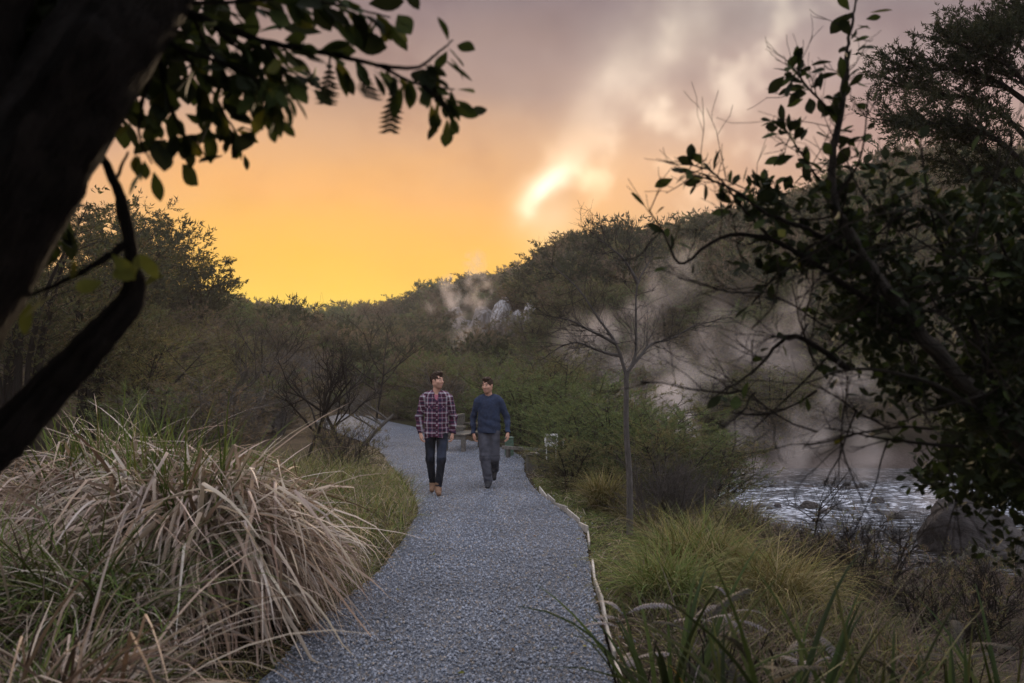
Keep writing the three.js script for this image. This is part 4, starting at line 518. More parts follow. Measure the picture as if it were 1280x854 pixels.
const cliffAt = [[628, 405, 1.5, 3.9, 'white sinter cliff streaked with grey below the ridge', 0.55], [607, 408, 2.2, 3.0, 'grey brown sinter cliff in the steam beside the white one', 0.2], [663, 392, 0.9, 2.3, 'narrow white sinter scar under the hill shoulder', 0.5], [578, 412, 1.6, 2.2, 'low brown sinter bluff at the foot of the steam', 0.14], [646, 400, 1.2, 1.8, 'small pale sinter scar between the two white cliffs', 0.3], [568, 398, 1.4, 2.0, 'pinkish bare scar where the left plume rises', 0.2]].map(([px, py, w, h, label, l], i) => { const p = hitLand(px, py + 6, 40); const q = -p.z / 105; w *= q; h *= q; const m = mesh('sinter_cliff', rockGeo(600 + i, w, h, 0.8, [l * 0.5, l * 0.44, l * 0.40], 0.2, 5, [l, l * 0.99, l * 1.02]), rockMat); m.position.copy(p).add(V(0, 0, 0.6)); tag(m, label, 'cliff'); return p; });
{
  const R = rng(611);
  const put = (px, py, level, sx, sy, sz, col, label, seed) => { const p = onGround(px, py, level), m = mesh('boulder', rockGeo(seed, sx, sy, sz, col, 0.22, 4), rockMat); m.position.set(p.x, level + sy * 0.2, p.z); m.rotation.y = R() * 6; tag(m, label, 'boulder'); };
  put(1208, 690, WATER, 0.8, 0.85, 0.7, [0.030, 0.024, 0.023], 'large rounded dark boulder at the stream edge', 620); put(1268, 700, WATER, 0.6, 0.45, 0.6, [0.05, 0.042, 0.038], 'black boulder beside the large rounded one', 621); put(1225, 705, WATER, 0.3, 0.22, 0.3, [0.06, 0.055, 0.04], 'small mossy rock in front of the rounded boulder', 622);
  const col = [0.07, 0.062, 0.058]; [[950, 634], [962, 637], [972, 633], [1012, 634], [1030, 641], [1044, 638], [1098, 628], [1120, 648], [1084, 662], [1022, 652]].forEach(([x, y], k) => { const s = 0.07 + 0.14 * R() * R(); put(x, y, WATER, s * 1.4, s * 0.8, s, jit(col, 0.4, R), 'small dark wet rock standing in the white riffle', 630 + k); const o = scene.children[scene.children.length - 1]; o.name = numbered('stream_rock'); taken.set('boulder', taken.get('boulder') - 1); o.userData.category = 'rock'; o.userData.group = 'rocks in the riffle'; });
}
// ---------- steam: soft drifting scraps, thin enough to see through ----------
{
  const alpha = noiseTexture(256, (u, v) => { const x = u * 2 - 1, y = v * 2 - 1, r = Math.hypot(x, y), a = Math.pow(clamp(1 - r), 1.4) * clamp(0.85 + 0.9 * fbm(x * 2 + 3, y * 2, 4, 3)); return [a, a, a]; });
  const mat = new THREE.MeshPhysicalMaterial({ name: 'steam', color: new THREE.Color().setRGB(0.93, 0.82, 0.74), alphaMap: alpha, transparent: true, opacity: 0.28, roughness: 1, transmission: 0.5, thickness: 0, side: THREE.DoubleSide, depthWrite: false, specularIntensity: 0 });
  const plane = new THREE.PlaneGeometry(1, 1, 4, 4); { const P = plane.attributes.position; for (let k = 0; k < P.count; k++) P.setZ(k, 0.25 * (P.getX(k) ** 2 - P.getY(k) ** 2)); plane.computeVertexNormals(); }
  const R = rng(701), M = new THREE.Matrix4(), Q = new THREE.Quaternion(), E = new THREE.Euler();
  const plume = (label, blobs) => { const ms = []; for (const [c, rx, ry, rz, n, s0, s1] of blobs) for (let k = 0; k < n; k++) { let x, y, z; do { x = R() * 2 - 1; y = R() * 2 - 1; z = R() * 2 - 1; } while (x * x + y * y + z * z > 1); const p = V(c.x + x * rx, c.y + y * ry, c.z + z * rz), s = lerp(s0, s1, R()); E.set((R() - 0.5) * 1.1, (R() - 0.5) * 1.5, R() * 6.28); Q.setFromEuler(E); M.compose(p, Q, V(s, s * (0.6 + 0.5 * R()), s)); ms.push(M.clone()); } const im = new THREE.InstancedMesh(plane, mat, ms.length); ms.forEach((m, k) => im.setMatrixAt(k, m)); im.name = numbered('steam_plume'); tag(im, label, 'steam', null, 'stuff'); scene.add(im); };
  plume('thick pale steam rising from the stream behind the manuka', [[at(850, 548, 25), 0.55, 0.8, 0.9, 60, 0.6, 1.3], [at(838, 515, 25.5), 0.7, 0.9, 1.0, 46, 0.8, 1.6], [at(866, 480, 27), 1.4, 1.0, 1.6, 13, 0.9, 2.0], [at(770, 500, 28), 1.4, 0.5, 1.4, 14, 0.8, 1.8], [at(930, 425, 30), 2.4, 1.4, 2, 9, 1.2, 2.6], [at(800, 420, 32), 2.0, 1.4, 2, 6, 1.2, 2.4], [at(880, 350, 36), 3.4, 1.2, 2, 6, 1.6, 3.0], [at(740, 360, 60), 5, 2.4, 2, 5, 3, 5]]);
  plume('grey steam drifting low over the water toward the overhanging bush', [[at(960, 545, 25), 2.4, 0.8, 1.6, 9, 0.9, 2.0], [at(1050, 560, 24), 2.8, 0.7, 1.6, 8, 0.9, 2.0], [at(1020, 480, 27), 2.0, 1.6, 1.6, 9, 1.0, 2.4], [at(1040, 400, 28), 2.0, 1.2, 1.6, 6, 1.2, 2.6], [at(1180, 640, 16), 1.6, 0.4, 1.2, 6, 0.7, 1.6], [at(990, 585, 23), 2.6, 0.3, 1.2, 10, 0.6, 1.4]]);
  plume('faint steam in the scrub behind the sapling', [[at(735, 510, 24), 0.7, 0.5, 0.8, 14, 0.6, 1.3], [at(760, 440, 32), 2.4, 1.2, 2, 18, 1.4, 2.6], [at(640, 430, 55), 4, 1.6, 3, 18, 2, 4]]);
  const c0 = cliffAt[1], c1 = cliffAt[5];
  plume('small bright plume over the white sinter cliff', [[V(c0.x - 0.5, c0.y + 4.5, c0.z + 3), 1.8, 3.0, 2, 20, 1.2, 2.6], [V(c0.x - 1.2, c0.y + 7.6, c0.z), 1.3, 1.5, 1.6, 13, 1.0, 2.0], [V(c0.x - 3.5, c0.y + 2, c0.z + 5), 4, 1.4, 3, 8, 1.5, 3]]);
  plume('thin plume from the bare scar left of the white cliff', [[V(c1.x, c1.y + 2.5, c1.z + 2), 1.0, 2.6, 1, 22, 1.2, 2.6], [V(c1.x - 0.8, c1.y + 5, c1.z + 1), 0.9, 1.2, 1, 9, 1.2, 2.4]]);
}

{
  const R = rng(641), M = new THREE.Matrix4(), Q = new THREE.Quaternion(), E = new THREE.Euler(), geo = rockGeo(642, 1, 0.7, 1, [1, 1, 1], 0.3, 0.5), ms = [], cs = [];
  for (let k = 0; k < 9000 && ms.length < 600; k++) { const d = 8.5 + R() * 18, x = 3.2 + R() * 11, h = land(x, -d); if (h > -0.75 || h < WATER - 0.16) continue; if (fbm(x * 0.8, 5, d * 0.8, 2) < -0.02) continue; const s = 0.02 + 0.08 * Math.pow(R(), 3); E.set(R(), R() * 6, R()); Q.setFromEuler(E); M.compose(V(x, h + s * 0.2, -d), Q, V(s * 1.4, s, s)); ms.push(M.clone()); const l = 0.035 + 0.07 * R(); cs.push([l * 1.1, l * 0.98, l * 0.92]); }
  const im = new THREE.InstancedMesh(geo, rockMat, ms.length); ms.forEach((m, k) => { im.setMatrixAt(k, m); im.setColorAt(k, new THREE.Color().setRGB(...cs[k])); }); im.name = 'stream_stones'; tag(im, 'small dark stones strewn along the stream margin', 'stones', null, 'stuff'); scene.add(im);
  const list = []; for (let k = 0; k < 900 && list.length < 190; k++) { const d = 4 + Math.pow(R(), 1.3) * 12, x = -2.4 + R() * 3.4; if (!inPath(x, -d)) continue; const e = Math.min(segDist(coarseL, x, -d), segDist(coarseR, x, -d)); if (R() > 0.25 + 0.75 * ss(0.7, 0.1, e)) continue; list.push([leafMatrix(V(x, pathTop(x, -d) + 0.012, -d), V(R() - 0.5, 0.1 * (R() - 0.5), R() - 0.5), (R() - 0.5) * 0.5, 0.018 + 0.03 * R()), [sunLeaves, darkLeaves, fallen][Math.floor(R() * 3)][Math.floor(R() * 4)]]); }
  tag(mesh('fallen_leaves', bulkLeaves(list), leafMat), 'a few small fallen leaves scattered over the gravel', 'leaves', null, 'stuff');
}
// trees that stand behind the viewpoint and arch over the near end of the path
{
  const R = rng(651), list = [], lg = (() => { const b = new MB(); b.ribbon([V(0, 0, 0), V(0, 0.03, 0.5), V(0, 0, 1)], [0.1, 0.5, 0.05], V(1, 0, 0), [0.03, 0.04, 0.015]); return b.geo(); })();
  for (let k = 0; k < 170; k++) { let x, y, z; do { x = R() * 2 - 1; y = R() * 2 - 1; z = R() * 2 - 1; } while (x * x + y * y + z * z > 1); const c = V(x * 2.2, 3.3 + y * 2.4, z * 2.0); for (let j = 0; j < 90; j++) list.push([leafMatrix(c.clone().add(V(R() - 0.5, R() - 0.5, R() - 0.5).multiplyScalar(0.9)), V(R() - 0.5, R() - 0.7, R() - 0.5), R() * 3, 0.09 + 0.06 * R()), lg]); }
  const crown = bulkLeaves(list), tb = new MB(); tb.tube(curvePts(V(0, -0.1, 0), V(0.1, 1, 0), 4.6, 8, 0, R, 0.12), taper(8, 0.15, 0.05), 9, [0.03, 0.025, 0.022]); const trunk = tb.geo();
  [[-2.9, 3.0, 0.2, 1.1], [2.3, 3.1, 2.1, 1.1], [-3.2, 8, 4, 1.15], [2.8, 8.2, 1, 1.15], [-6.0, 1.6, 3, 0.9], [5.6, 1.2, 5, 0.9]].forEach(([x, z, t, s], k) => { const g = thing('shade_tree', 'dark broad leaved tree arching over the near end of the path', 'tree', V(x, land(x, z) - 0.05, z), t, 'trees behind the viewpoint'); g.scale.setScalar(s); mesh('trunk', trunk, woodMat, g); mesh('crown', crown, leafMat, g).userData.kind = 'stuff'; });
}
// ---------- bench, rail, posts and signs by the path ----------
{
  const wood = [0.15, 0.135, 0.115], p = onGround(582, 565), g = thing('bench', 'weathered slatted timber bench behind the man in the checked shirt', 'bench', V(p.x - 0.05, 0, p.z - 0.2), 1.28), R = rng(801);
  const part = (name, x, y, z, sx, sy, sz, rx = 0) => { const b = new MB(); b.box(0, 0, 0, sx, sy, sz, jit(wood, 0.2, R)); const m = mesh(name, b.geo(false), timberMat, g); m.position.set(x, y, z); m.rotation.x = rx; return m; };
  for (let k = 0; k < 4; k++) part('seat_slat', 0, 0.43, 0.20 - k * 0.115, 1.3, 0.035, 0.10); for (const s of [-1, 1]) { part('leg', s * 0.58, 0.2, 0.2, 0.09, 0.42, 0.09); part('leg', s * 0.58, 0.40, -0.24, 0.09, 0.84, 0.08); part('armrest', s * 0.58, 0.62, 0.0, 0.08, 0.04, 0.5); part('rail', s * 0.58, 0.36, -0.02, 0.06, 0.08, 0.36); } for (let k = 0; k < 7; k++) part('back_slat', -0.48 + k * 0.16, 0.62, -0.22, 0.10, 0.36, 0.025); part('top_rail', 0, 0.83, -0.225, 1.25, 0.07, 0.05);
}
{
  const R = rng(802), p = onGround(636.5, 571), g = thing('bollard', 'low green painted timber bollard beside the rail', 'bollard', V(p.x, 0, p.z), 0.3), b = new MB(); b.box(0, 0.2, 0, 0.17, 0.42, 0.15, [0.10, 0.17, 0.12], 0, 0.012); mesh('post', b.geo(false), timberMat, g); const c = new MB(); c.box(0, 0.425, 0, 0.185, 0.03, 0.165, [0.15, 0.23, 0.17], 0, 0.01); mesh('cap', c.geo(false), timberMat, g);
  const q0 = onGround(628, 573), q1 = onGround(676, 577), y = 0.24, rail = thing('low_rail', 'long low timber rail running into the manuka beside the path', 'rail', V(q0.x, 0, q0.z)); const len = q0.distanceTo(q1) + 0.3, ang = Math.atan2(-(q1.z - q0.z), q1.x - q0.x); rail.rotation.y = ang; const r = new MB(); r.box(0, 0, 0, len, 0.07, 0.06, [0.2, 0.18, 0.155]); const m = mesh('beam', r.geo(false), timberMat, rail); m.position.set(len / 2, y, 0); for (const t of [0.12, 0.95]) { const k = new MB(); k.box(0, 0, 0, 0.08, 0.26, 0.08, [0.11, 0.10, 0.085]); const o = mesh('post', k.geo(false), timberMat, rail); o.position.set(len * t, 0.08, 0); }
  const w = onGround(657, 590), wall = thing('retaining_post', 'stout square timber post with flat cap at the path corner', 'post', V(w.x + 0.12, 0, w.z), 0.15), k1 = new MB(); k1.box(0, 0.12, 0, 0.2, 0.40, 0.2, [0.12, 0.108, 0.09], 0, 0.012); mesh('post', k1.geo(false), timberMat, wall); const k2 = new MB(); k2.box(0, 0.34, 0, 0.25, 0.045, 0.25, [0.19, 0.175, 0.15], 0, 0.01); mesh('cap', k2.geo(false), timberMat, wall); const k3 = new MB(); k3.box(0.42, 0.08, 0.02, 0.6, 0.2, 0.05, [0.10, 0.09, 0.075], 0, 0.008); mesh('board', k3.geo(false), timberMat, wall);
  const paint = new THREE.MeshStandardMaterial({ name: 'white_paint', vertexColors: true, roughness: 0.6 });
  const sp = at(689, 553, 15.2), sg = thing('low_sign', 'small white framed sign standing in the manuka', 'sign', V(sp.x, land(sp.x, sp.z), sp.z), -0.1), top = sp.y - sg.position.y; const bx = (name, x, yy, sx, sy, sz, col) => { const b2 = new MB(); b2.box(x, yy, 0, sx, sy, sz * 1.2, col, 0, 0.004); return mesh(name, b2.geo(false), paint, sg); };
  for (const s of [-1, 1]) bx('post', s * 0.09, top / 2 - 0.05, 0.022, top + 0.1, 0.022, [0.6, 0.6, 0.6]); bx('panel', 0, top + 0.05, 0.2, 0.15, 0.014, [0.16, 0.16, 0.155]); bx('frame', 0, top + 0.14, 0.24, 0.04, 0.03, [0.72, 0.72, 0.72]); bx('frame', 0, top - 0.04, 0.24, 0.07, 0.03, [0.72, 0.72, 0.72]); for (const s of [-1, 1]) bx('frame', s * 0.11, top + 0.05, 0.035, 0.16, 0.03, [0.72, 0.72, 0.72]);
  const tp = at(704, 552, 15.4), tg = thing('marker_stake', 'short white stake beside the low white sign', 'stake', V(tp.x, land(tp.x, tp.z), tp.z)), th = tp.y - tg.position.y; const s1 = new MB(); s1.box(0, th / 2, 0, 0.018, th, 0.018, [0.5, 0.5, 0.48]); mesh('post', s1.geo(false), paint, tg); const s2 = new MB(); s2.box(0, th + 0.02, 0.0, 0.05, 0.05, 0.02, [0.7, 0.7, 0.68]); mesh('head', s2.geo(false), paint, tg);
}
// ---------- the two walkers ----------
function nets(f, lo, hi, c, colour) { // surface nets of a distance field
  const n = [0, 1, 2].map((k) => Math.ceil((hi[k] - lo[k]) / c) + 1), [nx, ny, nz] = n, val = new Float32Array(nx * ny * nz), id = new Int32Array(nx * ny * nz).fill(-1); let q = 0;
  for (let k = 0; k < nz; k++) for (let j = 0; j < ny; j++) for (let i = 0; i < nx; i++) val[q++] = f(lo[0] + i * c, lo[1] + j * c, lo[2] + k * c);
  const pos = [], nor = [], col = [], idx = [], sX = 1, sY = nx, sZ = nx * ny, cor = [0, sX, sY, sX + sY, sZ, sX + sZ, sY + sZ, sX + sY + sZ], ed = [[0, 1], [2, 3], [4, 5], [6, 7], [0, 2], [1, 3], [4, 6], [5, 7], [0, 4], [1, 5], [2, 6], [3, 7]];
  for (let k = 0; k < nz - 1; k++) for (let j = 0; j < ny - 1; j++) for (let i = 0; i < nx - 1; i++) {
    const b = k * sZ + j * sY + i; let m = 0; for (let t = 0; t < 8; t++) if (val[b + cor[t]] < 0) m |= 1 << t; if (m === 0 || m === 255) continue;
    let x = 0, y = 0, z = 0, s = 0; for (const [a, d] of ed) { const va = val[b + cor[a]], vd = val[b + cor[d]]; if ((va < 0) === (vd < 0)) continue; const t = va / (va - vd); x += lerp(a & 1, d & 1, t); y += lerp((a >> 1) & 1, (d >> 1) & 1, t); z += lerp(a >> 2, d >> 2, t); s++; }
    const X = lo[0] + (i + x / s) * c, Y = lo[1] + (j + y / s) * c, Z = lo[2] + (k + z / s) * c, e = c * 0.4; id[b] = pos.length / 3; pos.push(X, Y, Z);
    const gx = f(X + e, Y, Z) - f(X - e, Y, Z), gy = f(X, Y + e, Z) - f(X, Y - e, Z), gz = f(X, Y, Z + e) - f(X, Y, Z - e), L = Math.hypot(gx, gy, gz) || 1; nor.push(gx / L, gy / L, gz / L); col.push(...colour(X, Y, Z));
  }
  const face = (a, b2, c2, d, fl) => { if (a < 0 || b2 < 0 || c2 < 0 || d < 0) return; fl ? idx.push(a, c2, b2, a, d, c2) : idx.push(a, b2, c2, a, c2, d); };
  for (let k = 1; k < nz - 1; k++) for (let j = 1; j < ny - 1; j++) for (let i = 1; i < nx - 1; i++) { const b = k * sZ + j * sY + i, v0 = val[b] < 0; if (v0 !== val[b + sX] < 0) face(id[b - sY - sZ], id[b - sZ], id[b], id[b - sY], !v0); if (v0 !== val[b + sY] < 0) face(id[b - sX - sZ], id[b - sX], id[b], id[b - sZ], !v0); if (v0 !== val[b + sZ] < 0) face(id[b - sX - sY], id[b - sY], id[b], id[b - sX], !v0); }
  return { pos, nor, col, idx };
}
function netGeo(parts) { const pos = [], nor = [], col = [], idx = [], uv = []; for (const p of parts) { const st = pos.length / 3; for (const v of p.pos) pos.push(v); for (const v of p.nor) nor.push(v); for (const v of p.col) col.push(v); for (const v of p.idx) idx.push(st + v); } for (let k = 0; k < pos.length; k += 3) uv.push(pos[k] + pos[k + 2], pos[k + 1]); const g = new THREE.BufferGeometry(); g.setAttribute('position', new THREE.Float32BufferAttribute(pos, 3)); g.setAttribute('normal', new THREE.Float32BufferAttribute(nor, 3)); g.setAttribute('color', new THREE.Float32BufferAttribute(col, 3)); g.setAttribute('uv', new THREE.Float32BufferAttribute(uv, 2)); g.setIndex(idx); return g; }
const cap = (x, y, z, a, b, ra, rb) => { const dx = b[0] - a[0], dy = b[1] - a[1], dz = b[2] - a[2], t = clamp(((x - a[0]) * dx + (y - a[1]) * dy + (z - a[2]) * dz) / (dx * dx + dy * dy + dz * dz + 1e-9)), ex = x - a[0] - dx * t, ey = y - a[1] - dy * t, ez = z - a[2] - dz * t; return Math.sqrt(ex * ex + ey * ey + ez * ez) - lerp(ra, rb, t); };
const ell = (x, y, z, c, r) => { const px = (x - c[0]) / r[0], py = (y - c[1]) / r[1], pz = (z - c[2]) / r[2], k0 = Math.hypot(px, py, pz), k1 = Math.hypot(px / r[0], py / r[1], pz / r[2]); return k1 < 1e-6 ? -Math.min(...r) : k0 * (k0 - 1) / k1; };
const smin = (a, b, k) => { const h = Math.max(k - Math.abs(a - b), 0) / k; return Math.min(a, b) - h * h * k * 0.25; };
const skinMat = new THREE.MeshPhysicalMaterial({ name: 'skin', vertexColors: true, roughness: 0.55, specularIntensity: 0.5 });
const weave = noiseTexture(256, (u, v) => { const h = 0.85 + 0.25 * tileN(u, v, 20) + 0.2 * tileN(u, v, 120, 3); return [h, h, h]; });
const clothMat = new THREE.MeshPhysicalMaterial({ name: 'cloth', vertexColors: true, roughness: 0.95, map: weave, sheen: 0.12, sheenRoughness: 0.8, sheenColor: new THREE.Color(0.4, 0.4, 0.4), specularIntensity: 0.25 });
const leatherMat = new THREE.MeshStandardMaterial({ name: 'shoe', vertexColors: true, roughness: 0.75 });
const hairMat = new THREE.MeshPhysicalMaterial({ name: 'hair', specularIntensity: 0.3, vertexColors: true, roughness: 0.6 });
function walker(label, pos, turn, J, look) {
  const g = thing('person', label, 'person', pos, turn, undefined), S = J.skin;
  // arms and legs of the body, kept inside the clothes
  const torsoSkin = (x, y, z) => { const q = z * 1.5; let d = cap(x, y, q, [-0.1, J.sh - 0.1, 0], [0.1, J.sh - 0.1, 0], 0.07, 0.07); d = smin(d, cap(x, y, q, [0, J.sh - 0.16, 0], [0, J.hip + 0.03, 0], 0.13, 0.12), 0.05); return d; };
  const arms = J.arms, legs = J.legs;
  const bodyF = (x, y, z) => { let d = torsoSkin(x, y, z); for (const a of arms) { d = smin(d, cap(x, y, z, a.s, a.e, 0.048, 0.04), 0.03); d = smin(d, cap(x, y, z, a.e, a.w, 0.039, 0.027), 0.015); } for (const l of legs) { d = smin(d, cap(x, y, z, l.h, l.k, 0.075, 0.05), 0.03); d = smin(d, cap(x, y, z, l.k, l.a, 0.05, 0.036), 0.02); d = smin(d, cap(x, y, z, l.a, l.t, 0.032, 0.026), 0.02); } return smin(d, cap(x, y, z, [0, J.sh - 0.03, -0.015], [J.head[0] * 0.6, J.head[1] - 0.1, J.head[2] * 0.6 - 0.012], 0.062, 0.055), 0.03); };
  const skinCol = () => S;
  // head
  const ch = Math.cos(J.yaw), sh_ = Math.sin(J.yaw), cp = Math.cos(J.pitch), sp = Math.sin(J.pitch);
  const toHead = (x, y, z) => { x -= J.head[0]; y -= J.head[1]; z -= J.head[2]; const X = x * ch - z * sh_, Z = x * sh_ + z * ch; return [X, y * cp - Z * sp, y * sp + Z * cp]; };
  const headF = (x, y, z) => { const [a, b, c] = toHead(x, y, z), m = Math.abs(a); let d = ell(a, b, c, [0, 0.022, -0.012], [0.075, 0.102, 0.096]); d = smin(d, ell(a, b, c, [0, -0.045, 0.018], [0.059, 0.074, 0.074]), 0.04); d = smin(d, ell(a, b, c, [0, -0.096, 0.056], [0.027, 0.022, 0.026]), 0.03); d = smin(d, cap(m, b, c, [0.02, -0.075, 0.03], [0.052, -0.055, -0.01], 0.02, 0.02), 0.03); d = smin(d, cap(m, b, c, [0, 0.034, 0.083], [0.038, 0.034, 0.072], 0.011, 0.01), 0.015); d = -smin(-d, Math.hypot(m - 0.031, b - 0.013, c - 0.1) - 0.014, 0.012); d = smin(d, Math.hypot(m - 0.031, b - 0.011, c - 0.074) - 0.0125, 0.003); d = smin(d, cap(a, b, c, [0, 0.02, 0.088], [0, -0.022, 0.112], 0.008, 0.013), 0.012); d = smin(d, cap(m, b, c, [0, -0.026, 0.096], [0.014, -0.028, 0.09], 0.01, 0.008), 0.008); d = smin(d, ell(m, b, c, [0.043, -0.02, 0.062], [0.022, 0.018, 0.02]), 0.025); d = smin(d, ell(a, b, c, [0, -0.056, 0.086], [0.025, 0.005, 0.011]), 0.006); d = smin(d, ell(a, b, c, [0, -0.066, 0.085], [0.02, 0.006, 0.011]), 0.006); d = smin(d, ell(m, b, c, [0.078, -0.002, -0.008], [0.009, 0.03, 0.018]), 0.008); const nk = cap(x, y, z, [0, J.sh - 0.03, -0.015], [J.head[0] * 0.6, J.head[1] - 0.1, J.head[2] * 0.6 - 0.012], 0.062, 0.055); return smin(d, nk, 0.02); };
  const headCol = (x, y, z) => { const [a, b, c] = toHead(x, y, z), m = Math.abs(a); if (Math.hypot(m - 0.031, b - 0.011, c - 0.086) < 0.0075) return [0.03, 0.02, 0.015]; if (Math.hypot((m - 0.031) / 1.5, b - 0.011) < 0.0075 && c > 0.07) return [0.42, 0.38, 0.36]; if (Math.abs(b - 0.035 - 0.004 * Math.sin(m * 60)) < 0.006 && m > 0.012 && m < 0.052 && c > 0.06) return J.hair; if (Math.abs(b + 0.061) < 0.0035 && m < 0.024 && c > 0.07) return J.smile ?? [0.2, 0.07, 0.06]; if (Math.abs(b + 0.061) < 0.013 && m < 0.024 && c > 0.075) return [S[0] * 0.85, S[1] * 0.6, S[2] * 0.6]; const beard = ss(-0.035, -0.06, b) * ss(-0.02, 0.03, c) * (J.stubble ?? 0); const n = 1 + 0.1 * fbm(a * 40, b * 40, c * 40, 2); return S.map((s, k) => lerp(s, J.hair[k] * 2.2, beard * 0.35) * n); };
  const H = J.head, parts = [nets(bodyF, [-0.42, 0, -0.5], [0.42, J.sh + 0.06, 0.42], 0.014, skinCol), nets(headF, [H[0] - 0.14, J.sh - 0.02, H[2] - 0.14], [H[0] + 0.14, H[1] + 0.15, H[2] + 0.15], 0.004, headCol)];
  // hands
  for (const a of arms) {
    const W = V(...a.w), dn = W.clone().sub(V(...a.e)).normalize().lerp(V(0, -1, 0.1), 0.4).normalize(), side = Math.sign(a.w[0]), nr = V(-side, 0, -0.25).addScaledVector(dn, -dn.dot(V(-side, 0, -0.25))).normalize(), fw = V(0, 0, 0).crossVectors(dn, nr).multiplyScalar(side).normalize(); if (fw.z < 0) fw.negate();
    const pt = (u, v, w) => { const p = W.clone().addScaledVector(dn, u).addScaledVector(fw, v).addScaledVector(nr, w); return [p.x, p.y, p.z]; }, caps = [[pt(-0.03, 0, 0), pt(0.02, 0.002, 0), 0.024, 0.021]];
    [[0.03, 0.072], [0.010, 0.080], [-0.010, 0.074], [-0.028, 0.057]].forEach(([v, L], k) => { caps.push([pt(0.015, v * 0.55, 0), pt(0.088 - Math.abs(v - 0.008) * 0.3, v, 0.002), 0.017, 0.0125]); let u = 0.088 - Math.abs(v - 0.008) * 0.3, w = 0.002, ang = 0.15; const seg = [0.45, 0.32, 0.23]; let prev = pt(u, v, w); seg.forEach((s, i) => { ang += [0.22, 0.42, 0.3][i] * a.curl; u += Math.cos(ang) * L * s; w += Math.sin(ang) * L * s; const nx = pt(u, v * 1.05, w); caps.push([prev, nx, [0.0092, 0.0086, 0.0078][i], [0.0086, 0.0078, 0.0068][i]]); prev = nx; }); });
    caps.push([pt(0.012, 0.014, 0.004), pt(0.042, 0.04, 0.012), 0.016, 0.0115], [pt(0.042, 0.04, 0.012), pt(0.068, 0.05, 0.02), 0.0108, 0.0095], [pt(0.068, 0.05, 0.02), pt(0.09, 0.049, 0.027), 0.0094, 0.0075]);
    const f = (x, y, z) => { let d = 1; caps.forEach((c, k) => { const e = cap(x, y, z, ...c); d = k < 1 || (k < 9 && c[2] > 0.016) ? smin(d, e, 0.014) : smin(d, e, 0.004); }); return d; };
    const lo = [1e9, 1e9, 1e9], hi = [-1e9, -1e9, -1e9]; for (const c of caps) for (const p of [c[0], c[1]]) for (let k = 0; k < 3; k++) { lo[k] = Math.min(lo[k], p[k] - 0.03); hi[k] = Math.max(hi[k], p[k] + 0.03); } parts.push(nets(f, lo, hi, 0.0032, skinCol));
  }
  mesh('body', netGeo(parts), skinMat, g);
  // hair
  const hairF = (x, y, z) => { const [a, b, c] = toHead(x, y, z); let d = ell(a, b, c, [0, 0.03, -0.018], [0.083, 0.106, 0.1]); d = smin(d, ell(a, b, c, [J.part ?? 0, 0.108, 0.028], [0.058, J.quiff, 0.06]), 0.03); d += 0.011 * fbm(a * 30, b * 22, c * 30, 2) * 2; const line = (-0.06 + 1.25 * Math.max(0, c + 0.01) + 0.012 * noise3(a * 50, 3, c * 30)) - b; const ear = 0.024 - Math.hypot(Math.abs(a) - 0.08, b + 0.004, c - 0.0); return Math.max(d, line, ear); };
  mesh('hair', netGeo([nets(hairF, [H[0] - 0.13, H[1] - 0.12, H[2] - 0.14], [H[0] + 0.13, H[1] + 0.18, H[2] + 0.14], 0.005, (x, y, z) => { const n = 1 + 0.9 * fbm(x * 70, y * 30, z * 70, 2); return J.hair.map((h) => h * n); })]), hairMat, g);
  look(g, { torsoSkin, arms, legs, J, toHead });
  return g;
}
const armCut = (x, y, z, a, r0, r1, r2, back) => { const dx = a.w[0] - a.e[0], dy = a.w[1] - a.e[1], dz = a.w[2] - a.e[2], L = Math.hypot(dx, dy, dz), u = ((x - a.w[0]) * dx + (y - a.w[1]) * dy + (z - a.w[2]) * dz) / L + back; return Math.max(smin(cap(x, y, z, a.s, a.e, r0, r1), cap(x, y, z, a.e, a.w, r1, r2), 0.03), u); };
function garmentTop(J, o) { // shirt field
  return (x, y, z) => { const q = z * o.flat, f = 0.009 * fbm(x * 9, y * 7 + 3, z * 9, 3) * 2 + 0.006 * Math.sin(y * 42 + x * 18 + 5 * fbm(x * 5, y * 5, z * 5, 2)) * ss(J.sh - 0.1, J.hip + 0.15, y); let d = cap(x, y, q, [-o.yoke, J.sh - 0.078, 0], [o.yoke, J.sh - 0.078, 0], 0.088, 0.088); d = smin(d, cap(Math.abs(x), y, z, [0.03, J.sh - 0.025, -0.015], [0.15, J.sh - 0.075, -0.01], 0.055, 0.06), 0.04); d = smin(d, cap(x, y, q, [0, J.sh - 0.16, 0.01], [0, o.hem - 0.1, 0.0], o.r0, o.r1), 0.07); d = Math.max(d, o.hem + 0.014 * Math.cos(x * 14) + 0.01 * noise3(x * 9, 1, z * 9) - y); for (const a of J.arms) d = smin(d, armCut(x, y, z, a, ...o.sleeve, o.back), 0.035); d += f; const neck = cap(x, y, z, [0, J.sh - 0.02, -0.005], [J.head[0], J.head[1], J.head[2]], o.neck, o.neck); return o.extra ? o.extra(x, y, z, Math.max(d, -neck)) : Math.max(d, -neck); };
}
